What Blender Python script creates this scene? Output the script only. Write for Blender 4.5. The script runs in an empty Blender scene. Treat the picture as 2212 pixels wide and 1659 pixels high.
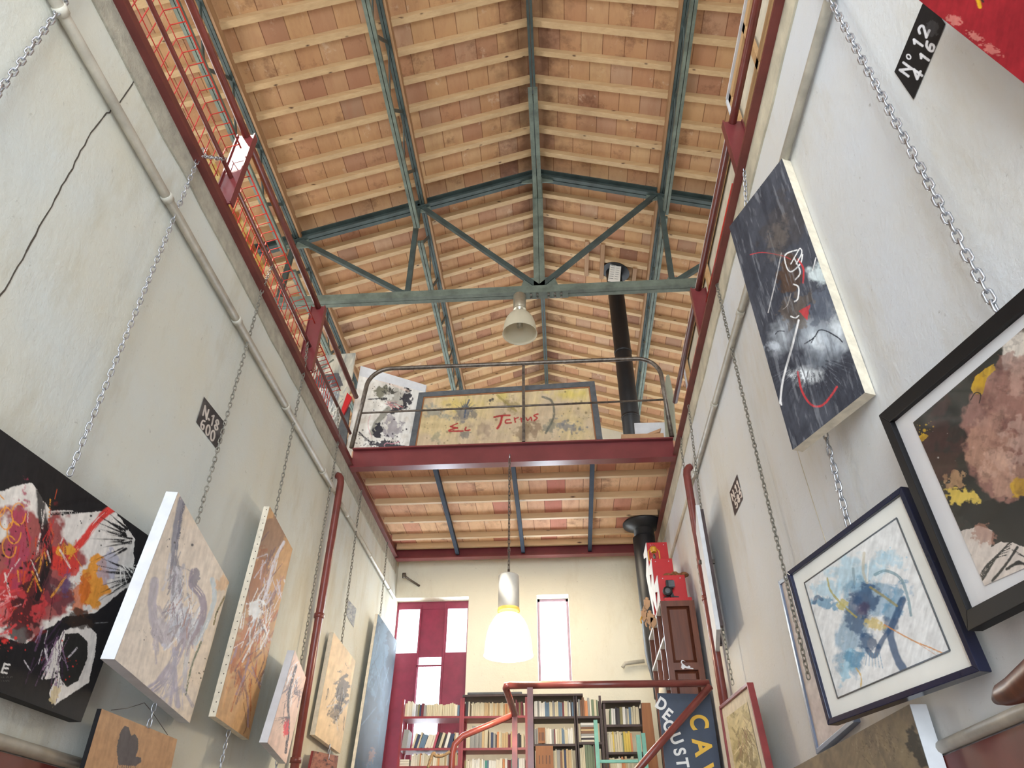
import bpy, bmesh, math, random
import numpy as np
from mathutils import Vector, Matrix
random.seed(7)
C = bpy.context.scene.collection
S = bpy.context.scene

# ------------------------------------------------------------------ camera
PITCH, YAW, ROLL, FPX = 0.634370969, 0.0677413129, 0.00154461064, 1537.39472
cp, sp, cyw, syw = math.cos(PITCH), math.sin(PITCH), math.cos(YAW), math.sin(YAW)
FW = np.array([-syw*cp, cyw*cp, sp]); _r = np.array([cyw, syw, 0.0]); _u = np.cross(_r, FW)
RT = _r*math.cos(ROLL) + _u*math.sin(ROLL); UP = -_r*math.sin(ROLL) + _u*math.cos(ROLL)
cam_d = bpy.data.cameras.new('camera'); cam = bpy.data.objects.new('camera', cam_d); C.objects.link(cam)
cam_d.sensor_width = 36.0; cam_d.lens = FPX/2212*36.0; cam_d.clip_end = 200
cam.matrix_world = Matrix(((RT[0], UP[0], -FW[0], 0), (RT[1], UP[1], -FW[1], 0), (RT[2], UP[2], -FW[2], 0), (0, 0, 0, 1)))
S.camera = cam
S.view_settings.view_transform = 'Standard'; S.view_settings.look = 'None'
S.view_settings.gamma = 1; S.view_settings.use_curve_mapping = False
S.view_settings.exposure = 0.0
S.cycles.max_bounces = 8; S.cycles.diffuse_bounces = 5; S.cycles.glossy_bounces = 3
S.cycles.transmission_bounces = 4; S.cycles.transparent_max_bounces = 8
S.cycles.sample_clamp_indirect = 6.0

# ------------------------------------------------------------------ daylight and added fill
W = bpy.data.worlds.new('sky'); S.world = W; W.use_nodes = True
bg = W.node_tree.nodes['Background']; bg.inputs[0].default_value = (0.86, 0.93, 1.0, 1); bg.inputs[1].default_value = 3.0

def area(name, loc, dirv, sx, sy, power, col):
    l = bpy.data.lights.new(name, 'AREA'); l.shape = 'RECTANGLE'; l.size = sx; l.size_y = sy
    l.energy = power; l.color = col
    o = bpy.data.objects.new(name, l); C.objects.link(o); o.location = loc
    o.rotation_euler = Vector(dirv).to_track_quat('-Z', 'Y').to_euler()
    return o
DAY = (0.78, 0.90, 1.0); WARM = (1.0, 0.86, 0.66)
area('fill_front_opening', (-0.4, -3.7, 0.9), (0, 1, 0.12), 2.9, 4.2, 380, DAY)  # added fill in an unseen opening behind the camera
area('fill_front_gable', (-0.5, -3.7, 5.6), (0, 1, 0.15), 5.5, 2.4, 150, (0.96, 0.97, 1.0))  # added fill for the roof, from an unseen upper opening behind the camera
area('fill_left_gallery', (-4.65, 4.0, 5.1), (1, 0, 0.12), 9.0, 1.3, 190, (0.98, 0.97, 0.95))  # added fill inside the left outer wall, which has no window
area('fill_right_gallery', (3.45, 4.0, 5.0), (-1, 0, 0.1), 9.0, 1.2, 60, (1.0, 0.95, 0.86))  # added fill along the right outer wall, likewise windowless
area('daylight_back_window_wide', (-1.55, 9.35, 2.4), (0, -1, -0.1), 1.1, 1.8, 160, DAY)
area('daylight_back_window_slim', (-0.08, 9.35, 2.6), (0, -1, -0.1), 0.5, 1.2, 90, DAY)
area('fill_book_room', (-0.4, 7.6, 3.35), (0, 0.25, -1), 1.6, 0.5, 40, (1.0, 0.88, 0.68))  # added warm fill under the loft, no fitting hangs here

SUNV = Vector((-1.85, -2.97, 3.0)).normalized()      # towards the sun, through the added skylight
sl = bpy.data.lights.new('sun', 'SUN'); sl.energy = 9.0; sl.angle = 0.01; sl.color = (1.0, 0.95, 0.86)
so = bpy.data.objects.new('sun', sl); C.objects.link(so); so.rotation_euler = (-SUNV).to_track_quat('-Z', 'Y').to_euler()

# ------------------------------------------------------------------ helpers
def ray(x, y):
    return FW + RT*(x-1106.0)/FPX - UP*(y-829.5)/FPX
def at(x, y, ax, val):
    d = ray(x, y); return d*(val/d[ax])
def pj(P):
    P = np.asarray(P, float); dz = P@FW
    return 1106.0 + FPX*(P@RT)/dz, 829.5 - FPX*(P@UP)/dz
def lin(c):
    return tuple(((v/255.0)/12.92 if v/255.0 <= 0.04045 else ((v/255.0+0.055)/1.055)**2.4) for v in c)
def lin4(c): return lin(c)+(1,)

class NT:
    def __init__(s, name):
        s.m = bpy.data.materials.new(name); s.m.use_nodes = True; s.t = s.m.node_tree; s.t.nodes.clear()
        s.o = s.n('ShaderNodeOutputMaterial'); s.b = s.n('ShaderNodeBsdfPrincipled'); s.l(s.b.outputs[0], s.o.inputs[0])
    def n(s, ty, **k):
        x = s.t.nodes.new(ty)
        for a, v in k.items(): setattr(x, a, v)
        return x
    def l(s, a, b): s.t.links.new(a, b)
    def math(s, op, a, b=0.0):
        x = s.n('ShaderNodeMath', operation=op)
        for i, v in enumerate((a, b)):
            if isinstance(v, (int, float)): x.inputs[i].default_value = v
            else: s.l(v, x.inputs[i])
        return x.outputs[0]
    def coord(s, kind='Object', scale=(1, 1, 1), rot=(0, 0, 0)):
        c = s.n('ShaderNodeTexCoord'); m = s.n('ShaderNodeMapping'); m.inputs['Scale'].default_value = scale; m.inputs['Rotation'].default_value = rot
        s.l(c.outputs[kind], m.inputs[0]); return m.outputs[0]
    def noise(s, vec, scale, detail=4, rough=0.6):
        x = s.n('ShaderNodeTexNoise'); x.inputs['Scale'].default_value = scale; x.inputs['Detail'].default_value = detail; x.inputs['Roughness'].default_value = rough
        s.l(vec, x.inputs['Vector']); return x.outputs[0]
    def ramp(s, f, stops, interp='LINEAR'):
        x = s.n('ShaderNodeValToRGB'); r = x.color_ramp; r.interpolation = interp
        while len(r.elements) < len(stops): r.elements.new(0.5)
        for e, (p, c) in zip(r.elements, stops): e.position = p; e.color = c if len(c) == 4 else lin4(c)
        s.l(f, x.inputs[0]); return x.outputs[0]
    def mix(s, f, a, b, mode='MIX'):
        x = s.n('ShaderNodeMix', data_type='RGBA', blend_type=mode)
        if isinstance(f, (int, float)): x.inputs[0].default_value = f
        else: s.l(f, x.inputs[0])
        for i, v in ((6, a), (7, b)):
            if isinstance(v, tuple): x.inputs[i].default_value = v if len(v) == 4 else lin4(v)
            else: s.l(v, x.inputs[i])
        return x.outputs[2]
    def bump(s, h, strength=0.3, dist=0.01):
        x = s.n('ShaderNodeBump'); x.inputs['Strength'].default_value = strength; x.inputs['Distance'].default_value = dist
        s.l(h, x.inputs['Height']); s.l(x.outputs[0], s.b.inputs['Normal'])
    def base(s, v):
        if isinstance(v, tuple): s.b.inputs['Base Color'].default_value = v if len(v) == 4 else lin4(v)
        else: s.l(v, s.b.inputs['Base Color'])
    def set(s, rough=0.6, metal=0.0, spec=0.5, coat=0.0):
        s.b.inputs['Roughness'].default_value = rough; s.b.inputs['Metallic'].default_value = metal
        s.b.inputs['Specular IOR Level'].default_value = spec; s.b.inputs['Coat Weight'].default_value = coat

def plain(name, col, rough=0.6, metal=0.0, var=0.12, scale=9.0, spec=0.5, bump=0.0):
    t = NT(name); v = t.coord(); n = t.noise(v, scale)
    d = tuple(max(0, c*(1-var)) for c in col); h = tuple(min(255, c*(1+var*0.6)) for c in col)
    t.base(t.ramp(n, [(0.3, d), (0.7, h)])); t.set(rough, metal, spec)
    if bump: t.bump(t.noise(v, scale*6), bump, 0.01)
    return t.m
def wood(name, a, b, axis=0, scale=1.0, rough=0.6, knots=False):
    t = NT(name); sc = [14, 14, 14]; sc[axis] = 1.2; v = t.coord(scale=tuple(x*scale for x in sc))
    n = t.noise(v, 1.6, 6, 0.65); col = t.ramp(n, [(0.25, a), (0.5, tuple((x+y)/2 for x, y in zip(a, b))), (0.75, b)])
    n2 = t.noise(t.coord(), 1.3, 3); col = t.mix(t.math('MULTIPLY', n2, 0.35), col, tuple(x*0.72 for x in a))
    if knots:
        sc = [9.0, 9.0, 9.0]; sc[axis] = 3.2
        vo = t.n('ShaderNodeTexVoronoi'); t.l(t.coord(scale=tuple(sc)), vo.inputs['Vector']); vo.inputs['Scale'].default_value = 1.0
        k = t.ramp(vo.outputs['Distance'], [(0.05, (255, 255, 255)), (0.13, (0, 0, 0))])
        col = t.mix(k, col, (74, 46, 28))
    t.base(col); t.set(rough); t.bump(n, 0.12, 0.004); return t.m

# plaster walls
def plaster(name, cool, warm, y0, y1, stain=(172, 160, 128)):
    t = NT(name); v = t.coord(); n = t.noise(v, 0.9, 5, 0.62)
    col = t.mix(t.ramp(n, [(0.36, (0, 0, 0)), (0.66, (255, 255, 255))]), cool, warm)
    n2 = t.noise(t.coord(scale=(1, 1.0, 0.35)), 1.7, 6, 0.7)
    col = t.mix(t.ramp(n2, [(0.52, (0, 0, 0, 1)), (0.72, (0.5, 0.5, 0.5, 1))]), col, stain)
    n3 = t.noise(v, 23, 8, 0.75)
    col = t.mix(t.ramp(n3, [(0.63, (0, 0, 0, 1)), (0.72, (0.55, 0.55, 0.55, 1))]), col, (126, 120, 108))
    t.base(col); t.set(0.9, spec=0.25)
    h = t.math('ADD', t.noise(v, 42, 6, 0.7), t.math('MULTIPLY', t.noise(v, 7, 4), 2.0)); t.bump(h, 0.27, 0.012)
    return t.m
M = {}
M['wall_l'] = plaster('plaster_left', (203, 208, 205), (206, 204, 190), 0, 1)
M['wall_r'] = plaster('plaster_right', (213, 217, 222), (214, 213, 208), 0, 1, (196, 186, 164))
M['wall_b'] = plaster('plaster_back', (216, 212, 196), (224, 219, 200), 0, 1, (196, 184, 158))
M['ledge'] = plain('rough_render', (168, 163, 148), 0.95, var=0.1, scale=14, bump=0.5)
M['band'] = plain('plaster_band', (196, 188, 166), 0.9, var=0.12, scale=6, bump=0.3)
M['red'] = plain('oxide_red_paint', (108, 52, 48), 0.42, var=0.14, scale=5)
M['redbeam'] = plain('oxide_red_beam', (120, 56, 58), 0.28, var=0.1, scale=3)
M['redpipe'] = plain('red_tube_paint', (122, 60, 54), 0.3, var=0.14, scale=7)
M['orangered'] = plain('red_wire', (198, 58, 44), 0.4, var=0.15)
M['green'] = plain('grey_green_steel', (98, 108, 98), 0.6, var=0.22, scale=6)
M['green_d'] = plain('dark_green_steel', (58, 70, 68), 0.55, var=0.22, scale=6)
M['bluesteel'] = plain('blue_grey_steel', (44, 54, 70), 0.7, var=0.15, scale=4, spec=0.15)
M['iron'] = plain('bare_iron', (104, 96, 88), 0.4, 0.6, var=0.3, scale=18)
M['zinc'] = plain('zinc_chain', (188, 190, 196), 0.32, 0.85, var=0.12, scale=30)
M['oldchain'] = plain('dull_chain', (142, 138, 128), 0.5, 0.6, var=0.2, scale=30)
M['conduit'] = plain('painted_pipe', (186, 181, 168), 0.5, var=0.12, scale=8)
M['black'] = plain('black_stove_enamel', (24, 26, 30), 0.45, var=0.2)
M['white'] = plain('white_primer', (206, 208, 212), 0.7, var=0.05)
M['offwhite'] = plain('raw_canvas', (218, 208, 188), 0.85, var=0.08, scale=20)
M['canvasback'] = plain('canvas_reverse', (214, 208, 190), 0.9, var=0.06, scale=12)
M['pine'] = wood('rafter_pine', (178, 146, 106), (206, 176, 134), 0, knots=True)
M['pine_y'] = wood('pine_along', (142, 106, 74), (172, 134, 96), 1)
M['stretch'] = wood('stretcher_pine', (186, 146, 100), (216, 180, 134), 1)
M['floorjoist'] = wood('joist_pine', (196, 164, 124), (220, 190, 150), 0, knots=True)
M['darkwood'] = wood('walnut_wood', (78, 42, 30), (122, 70, 48), 2, rough=0.4)
M['brownboard'] = wood('brown_board', (136, 88, 54), (168, 114, 72), 2)
M['shelfred'] = plain('red_shelf_steel', (140, 34, 44), 0.4, var=0.12)
M['shelfdark'] = plain('dark_shelf', (66, 52, 52), 0.6, var=0.2)
M['turq'] = plain('turquoise_paint', (112, 176, 162), 0.5, var=0.1)
M['maroon'] = plain('maroon_frame', (128, 34, 62), 0.45, var=0.08)
M['mauve'] = plain('mauve_frame', (150, 122, 138), 0.5, var=0.08)
M['concrete'] = plain('floor_concrete', (176, 168, 156), 0.7, var=0.15, scale=3)
M['dado'] = plain('dado_red', (104, 42, 36), 0.5, var=0.2, scale=3)
M['crack'] = plain('crack_dark', (76, 70, 62), 0.95)
M['brightred'] = plain('bright_red_lacquer', (186, 34, 40), 0.35, var=0.05)
M['yellow'] = plain('yellow_enamel', (204, 148, 40), 0.35, var=0.15)
M['mushroom'] = plain('brown_fungus', (150, 100, 62), 0.9, var=0.35, scale=40, bump=0.8)
M['steel'] = plain('brushed_aluminium', (176, 172, 156), 0.3, 0.7, var=0.1)
M['lampbody'] = plain('lamp_body', (208, 204, 194), 0.5, 0.0, var=0.04)
M['blackframe'] = plain('matt_black_frame', (24, 23, 25), 0.6, var=0.1, spec=0.2)
M['blueframe'] = plain('navy_frame', (28, 32, 56), 0.22, var=0.1)
M['greyframe'] = plain('grey_blue_frame', (116, 128, 150), 0.35, var=0.1)
M['redframe'] = plain('reddish_frame', (128, 48, 48), 0.4, var=0.12)
M['slateframe'] = plain('slate_frame', (84, 88, 92), 0.6, var=0.18)
M['mat'] = plain('mat_board', (230, 228, 220), 0.85, var=0.02)
M['matw'] = plain('white_mat', (236, 238, 242), 0.85, var=0.02)
M['paper'] = plain('book_pages', (214, 204, 178), 0.9, var=0.1)
M['rope'] = plain('hemp_rope', (142, 116, 84), 0.9, var=0.25, scale=60)
M['signblue'] = plain('navy_sign', (46, 58, 78), 0.5, var=0.1)
M['letterwhite'] = plain('white_letters', (232, 232, 228), 0.6, var=0.02)
M['letteryellow'] = plain('yellow_letters', (226, 180, 62), 0.6, var=0.04)
M['cardboard'] = plain('cardboard', (176, 138, 104), 0.85, var=0.08)
M['greyboard'] = plain('grey_green_board', (150, 152, 134), 0.6, var=0.12, scale=3)
def glassy():
    t = NT('thin_glass'); g = t.n('ShaderNodeBsdfGlossy'); g.inputs['Roughness'].default_value = 0.05
    tr = t.n('ShaderNodeBsdfTransparent'); lw = t.n('ShaderNodeLayerWeight'); lw.inputs[0].default_value = 0.5
    mx = t.n('ShaderNodeMixShader'); t.l(t.math('ADD', 0.02, t.math('MULTIPLY', t.math('POWER', lw.outputs['Facing'], 4.0), 0.25)), mx.inputs[0]); t.l(tr.outputs[0], mx.inputs[1]); t.l(g.outputs[0], mx.inputs[2])
    t.l(mx.outputs[0], t.o.inputs[0]); return t.m
M['glass'] = glassy()
def emis(name, col, st):
    t = NT(name); t.base(col); t.b.inputs['Emission Color'].default_value = lin4(col); t.b.inputs['Emission Strength'].default_value = st; return t.m
M['glowshade'] = emis('lit_shade', (255, 243, 214), 0.95)
M['glowring'] = emis('lit_ring', (240, 196, 96), 0.5)
def frosted():
    t = NT('frosted_shade'); t.base((206, 200, 178)); t.set(0.35); t.b.inputs['Alpha'].default_value = 0.72; return t.m
M['frost'] = frosted()

def tiles(name, slope, pitch, y0, tw, stops, dark_near_ridge=False):
    """terracotta slabs laid between the rafters: one tint per slab"""
    t = NT(name); c = t.n('ShaderNodeTexCoord'); sep = t.n('ShaderNodeSeparateXYZ'); t.l(c.outputs['Object'], sep.inputs[0])
    row = t.math('FLOOR', t.math('DIVIDE', t.math('SUBTRACT', sep.outputs[1], y0), pitch))
    wr = t.n('ShaderNodeTexWhiteNoise', noise_dimensions='1D'); t.l(row, wr.inputs['W'])
    u = t.math('ADD', t.math('DIVIDE', sep.outputs[0], tw), t.math('MULTIPLY', wr.outputs['Value'], 3.0))
    cell = t.math('FLOOR', u); fr = t.math('FRACT', u)
    cb = t.n('ShaderNodeCombineXYZ'); t.l(row, cb.inputs[0]); t.l(cell, cb.inputs[1])
    wn = t.n('ShaderNodeTexWhiteNoise', noise_dimensions='2D'); t.l(cb.outputs[0], wn.inputs['Vector'])
    col = t.ramp(wn.outputs['Value'], stops)
    st = t.noise(t.coord(scale=(6, 1.5, 1)), 1.6, 6, 0.7)
    col = t.mix(t.ramp(st, [(0.45, (0, 0, 0, 1)), (0.75, (0.5, 0.5, 0.5, 1))]), col, (156, 110, 86))
    lg = t.noise(t.coord(scale=(1, 1, 1)), 2.6, 6, 0.72)
    col = t.mix(t.ramp(lg, [(0.56, (0, 0, 0, 1)), (0.68, (0.6, 0.6, 0.6, 1))]), col, (112, 78, 60))
    lw = t.noise(t.coord(scale=(1, 1, 3)), 3.7, 7, 0.75)
    col = t.mix(t.ramp(lw, [(0.60, (0, 0, 0, 1)), (0.70, (0.6, 0.6, 0.6, 1))]), col, (208, 186, 162))
    if dark_near_ridge:   # darker along the ridge, with a ragged noise edge
        ax = t.math('ABSOLUTE', t.math('ADD', sep.outputs[0], 0.08))
        f = t.math('SUBTRACT', t.math('ADD', 0.1, t.math('MULTIPLY', t.noise(t.coord(scale=(3, 3, 1)), 2.2, 5), 0.75)), ax)
        col = t.mix(t.ramp(f, [(0.0, (0, 0, 0, 1)), (0.35, (0.6, 0.6, 0.6, 1))]), col, (84, 56, 44))
    j = t.math('LESS_THAN', fr, 0.035); col = t.mix(t.math('MULTIPLY', j, 0.7), col, (96, 60, 42))
    t.base(col); t.set(0.85, spec=0.2); t.bump(t.noise(t.coord(scale=(8, 1, 1)), 12, 4), 0.15, 0.006)
    return t.m
ROOFST = [(0.0, (180, 138, 102)), (0.25, (188, 150, 110)), (0.5, (174, 130, 98)), (0.7, (192, 158, 118)), (0.85, (164, 120, 94)), (0.95, (180, 148, 120)), (1.0, (132, 94, 76))]
FLOORST = [(0.0, (218, 176, 140)), (0.4, (222, 182, 144)), (0.6, (208, 162, 132)), (0.8, (216, 172, 140)), (0.93, (194, 132, 112)), (1.0, (184, 116, 100))]
PITCHY, Y0 = 0.352, 1.345
M['rooftile'] = tiles('roof_tiles', 0.334, PITCHY, Y0, 0.245, ROOFST, True)
M['floortile'] = tiles('loft_tiles', 0, 0.482, 6.285, 0.2, FLOORST)

# mesh builder ------------------------------------------------------
class MB:
    def __init__(s): s.v = []; s.f = []; s.sm = []; s.mi = []
    def add(s, vs, fs, smooth=False, mi=0):
        b = len(s.v); s.v += [tuple(map(float, p)) for p in vs]; s.f += [tuple(b+i for i in f) for f in fs]; s.sm += [smooth]*len(fs); s.mi += [mi]*len(fs); return s
    def box(s, a, b, mi=0):
        (x0, y0, z0), (x1, y1, z1) = a, b
        return s.add([(x0, y0, z0), (x1, y0, z0), (x1, y1, z0), (x0, y1, z0), (x0, y0, z1), (x1, y0, z1), (x1, y1, z1), (x0, y1, z1)],
                     [(0, 3, 2, 1), (4, 5, 6, 7), (0, 1, 5, 4), (1, 2, 6, 5), (2, 3, 7, 6), (3, 0, 4, 7)], mi=mi)
    def bar(s, p, q, w, h, up=(0, 0, 1), mi=0):
        p = Vector(p); q = Vector(q); d = (q-p).normalized(); u = Vector(up)
        sd = d.cross(u); sd = sd.normalized() if sd.length > 1e-5 else Vector((1, 0, 0)); u = sd.cross(d).normalized()
        vs = [e+sd*(a*w/2)+u*(b*h/2) for e in (p, q) for a, b in ((-1, -1), (1, -1), (1, 1), (-1, 1))]
        return s.add(vs, [(0, 1, 2, 3), (7, 6, 5, 4), (0, 4, 5, 1), (1, 5, 6, 2), (2, 6, 7, 3), (3, 7, 4, 0)], mi=mi)
    def tube(s, pts, r, n=8, closed=False, mi=0, cap=True):
        P = [Vector(p) for p in pts]; k = len(P); rs = r if isinstance(r, (list, tuple)) else [r]*k
        vs = []; prev = None
        for i in range(k):
            a = P[i-1] if (i > 0 or closed) else P[i]; b = P[(i+1) % k] if (i < k-1 or closed) else P[i]
            t = (b-a).normalized()
            if prev is None:
                ref = Vector((0, 0, 1)) if abs(t.z) < 0.9 else Vector((1, 0, 0)); u = t.cross(ref).normalized()
            else:
                u = (prev - t*prev.dot(t)).normalized()
            prev = u; w = t.cross(u)
            vs += [P[i]+(u*math.cos(2*math.pi*j/n)+w*math.sin(2*math.pi*j/n))*rs[i] for j in range(n)]
        fs = []
        for i in range(k if closed else k-1):
            o = i*n; q = ((i+1) % k)*n
            fs += [(o+j, o+(j+1) % n, q+(j+1) % n, q+j) for j in range(n)]
        s.add(vs, fs, True, mi)
        if not closed and cap:
            b = len(s.v)-k*n; s.f += [tuple(b+j for j in range(n-1, -1, -1)), tuple(b+(k-1)*n+j for j in range(n))]; s.sm += [False]*2; s.mi += [mi]*2
        return s
    def lathe(s, prof, c, n=32, axis='z', mi=0):
        vs = []
        for r, h in prof:
            for j in range(n):
                a = 2*math.pi*j/n; x, y = r*math.cos(a), r*math.sin(a)
                vs.append((c[0]+x, c[1]+y, c[2]+h) if axis == 'z' else ((c[0]+x, c[1]+h, c[2]+y) if axis == 'y' else (c[0]+h, c[1]+x, c[2]+y)))
        fs = [(i*n+j, i*n+(j+1) % n, (i+1)*n+(j+1) % n, (i+1)*n+j) for i in range(len(prof)-1) for j in range(n)]
        return s.add(vs, fs, True, mi)
    def prism(s, poly, ext, mi=0):
        n = len(poly); e = Vector(ext); a = [Vector(p) for p in poly]; vs = a+[p+e for p in a]
        return s.add(vs, [tuple(range(n-1, -1, -1)), tuple(range(n, 2*n))]+[(i, (i+1) % n, n+(i+1) % n, n+i) for i in range(n)], mi=mi)
    def build(s, name, mat, parent=None, bevel=0.0):
        me = bpy.data.meshes.new(name); me.from_pydata(s.v, [], s.f)
        ms = mat if isinstance(mat, (list, tuple)) else [mat]
        for m in ms: me.materials.append(m)
        me.polygons.foreach_set('use_smooth', s.sm); me.polygons.foreach_set('material_index', s.mi)
        bm = bmesh.new(); bm.from_mesh(me); bmesh.ops.recalc_face_normals(bm, faces=bm.faces); bm.to_mesh(me); bm.free()
        me.update(); o = bpy.data.objects.new(name, me); C.objects.link(o)
        if parent: par(o, parent)
        if bevel:
            b = o.modifiers.new('bevel', 'BEVEL'); b.width = bevel; b.segments = 2; b.limit_method = 'ANGLE'
        return o
def par(o, p):
    o.parent = p
    w = p.location.copy() if p.parent is None else Vector((0, 0, 0))
    o.matrix_parent_inverse = Matrix.Translation(-w)
def tag(o, label, cat, group=None):
    o['label'] = label; o['category'] = cat
    if group: o['group'] = group
    return o
def struct(o, label=None):
    o['kind'] = 'structure'
    if label: o['label'] = label
    return o
def empty(name, loc, label=None, cat=None, group=None):
    o = bpy.data.objects.new(name, None); C.objects.link(o); o.location = loc; o.empty_display_size = 0.1
    if label: tag(o, label, cat, group)
    return o

# ------------------------------------------------------------------ the shell
XL, XR, ZG, ZF, YB = -2.106, 1.242, 3.62, 3.85, 8.9
XOL, XOR, YE, YF = -4.8, 3.6, 12.3, -4.0
YL = YB+0.32
FLZ = -1.5
XRID, ZRID, SL = -0.08, 8.25, 0.334
def zroof(x): return ZRID - SL*abs(x-XRID)
struct(MB().box((XL-0.2, YF, FLZ-0.1), (XR+0.2, YB+0.3, FLZ)).build('floor', M['concrete']))
struct(MB().box((XL, 6.0, 0.2), (XR, YB, 0.3)).build('floor_raised', M['concrete']))
wl = struct(MB().box((XL-0.2, YF, FLZ), (XL, YB, ZG-0.005)).build('wall_left', M['wall_l']))
wr = struct(MB().box((XR, YF, FLZ), (XR+0.2, YB, ZG-0.005)).build('wall_right', M['wall_r']))
struct(MB().box((XOL-0.2, YF, ZG), (XOL, YE+0.2, zroof(XOL)+0.05)).build('wall_left_outer', M['wall_l']))
struct(MB().box((XOR, YF, ZG), (XOR+0.2, YE+0.2, zroof(XOR)+0.05)).build('wall_right_outer', M['wall_r']))
gz = MB().prism([(XOL, YE, 5.3), (XOR, YE, 5.3), (XOR, YE, zroof(XOR)), (XRID, YE, ZRID), (XOL, YE, zroof(XOL))], (0, 0.2, 0))
struct(gz.build('wall_loft_end', M['wall_b']))
gf = MB()
gf.box((XOL, YF-0.2, FLZ), (-2.0, YF, 7)); gf.box((1.15, YF-0.2, FLZ), (XOR, YF, 7)); gf.box((-2.0, YF-0.2, 3.2), (1.15, YF, 4.2)); gf.box((-3.4, YF-0.2, 6.9), (2.4, YF, 8.3))
struct(gf.build('wall_front', M['wall_l']))
# back wall with two window openings
W1 = (-2.106, -1.155, 1.0, 3.21); W2 = (-0.284, 0.115, 2.17, 3.21)
bw = MB()
bw.box((XL-0.2, YB, FLZ), (W1[0]+0.001, YB+0.32, ZF)); bw.box((W1[1], YB, FLZ), (W2[0], YB+0.32, ZF)); bw.box((W2[1], YB, FLZ), (XR+0.2, YB+0.32, ZF))
bw.box((W1[0], YB, FLZ), (W1[1], YB+0.32, W1[2])); bw.box((W1[0], YB, W1[3]), (W1[1], YB+0.32, ZF)); bw.box((W2[0], YB, FLZ), (W2[1], YB+0.32, W2[2])); bw.box((W2[0], YB, W2[3]), (W2[1], YB+0.32, ZF))
struct(bw.build('wall_back', M['wall_b']))
# roof
SKX0, SKX1, SKY0, SKY1 = -4.35, -3.45, -0.15, 1.25
roof = empty('ceiling', (XRID, 5, ZRID)); struct(roof)
for sgn, xe in ((-1, XOL-0.3), (1, XOR+0.3)):
    ze = ZRID - SL*abs(xe-XRID)
    zr_ = lambda x: ZRID-SL*abs(x-XRID)
    m = MB()
    for xa_, xb_, ya_, yb_ in ([(XRID, xe, YF, YE+0.2)] if sgn > 0 else [(XRID, SKX1, YF, YE+0.2), (SKX0, xe, YF, YE+0.2), (SKX1, SKX0, YF, SKY0), (SKX1, SKX0, SKY1, YE+0.2)]):
        m.prism([(xa_, ya_, zr_(xa_)+0.07), (xb_, ya_, zr_(xb_)+0.07), (xb_, ya_, zr_(xb_)+0.17), (xa_, ya_, zr_(xa_)+0.17)], (0, yb_-ya_, 0))
    struct(m.build('tile_deck', M['rooftile'], roof))
    y = Y0-14*PITCHY
    while y < YE:
        rr = random.Random(int(y*1000)+sgn)
        if abs(y-6.273) > 0.1:
            xk = xe if (sgn > 0 or not SKY0-0.04 < y < SKY1+0.04) else SKX1
            ze = zr_(xk)
            p = (XRID+sgn*0.03, y, ZRID+0.03); q = (xk, y+rr.uniform(-.012, .012), ze+0.03)
            struct(MB().bar(p, q, 0.066+rr.uniform(-.008, .01), 0.088, up=(0, 0, 1)).build('rafter_batten', M['pine'], roof))
        y += PITCHY
sk = MB()
for xa_, xb_, ya_, yb_ in ((SKX0-.05, SKX0+.03, SKY0-.05, SKY1+.05), (SKX1-.03, SKX1+.05, SKY0-.05, SKY1+.05), (SKX0, SKX1, SKY0-.05, SKY0+.02), (SKX0, SKX1, SKY1-.02, SKY1+.05)):
    sk.prism([(xa_, ya_, zroof(xa_)+0.17), (xb_, ya_, zroof(xb_)+0.17), (xb_, ya_, zroof(xb_)+0.22), (xa_, ya_, zroof(xa_)+0.22)], (0, yb_-ya_, 0))
sk = struct(sk.build('added_skylight', M['white']))  # unseen roof opening, added so the sun strikes the left gallery post
MB().prism([(SKX0, SKY0, zroof(SKX0)+0.19), (SKX1, SKY0, zroof(SKX1)+0.19), (SKX1, SKY0, zroof(SKX1)+0.193), (SKX0, SKY0, zroof(SKX0)+0.193)], (0, SKY1-SKY0, 0)).build('pane', M['glass'], sk)
# gallery / loft slabs
struct(MB().box((XOL, YF, ZG), (XL, YL, ZF-0.08)).build('floor_gallery_left', M['band']))
struct(MB().box((XR, YF, ZG), (XOR, YL, ZF-0.08)).build('floor_gallery_right', M['band']))
struct(MB().box((XL, 6.3, 3.775), (XR, YL, ZF)).build('floor_loft', M['floortile']))
# rough ledge under the edge beams
for i, (x0, x1, nm) in enumerate(((XL-0.02, XL+0.012, 'left'), (XR-0.012, XR+0.02, 'right'))):
    rr = random.Random(3+i); m = MB(); ys = [YF+0.25*k for k in range(52)]
    zz = [3.46+rr.uniform(-0.012, 0.012) for _ in ys]
    for k in range(len(ys)-1):
        if ys[k+1] > YB: break
        m.prism([(x0, ys[k], zz[k]), (x0, ys[k+1], zz[k+1]), (x0, ys[k+1], ZG), (x0, ys[k], ZG)], (x1-x0, 0, 0))
    struct(m.build('trim_%d' % (1+i), M['ledge'] if i == 0 else M['band']))
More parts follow.
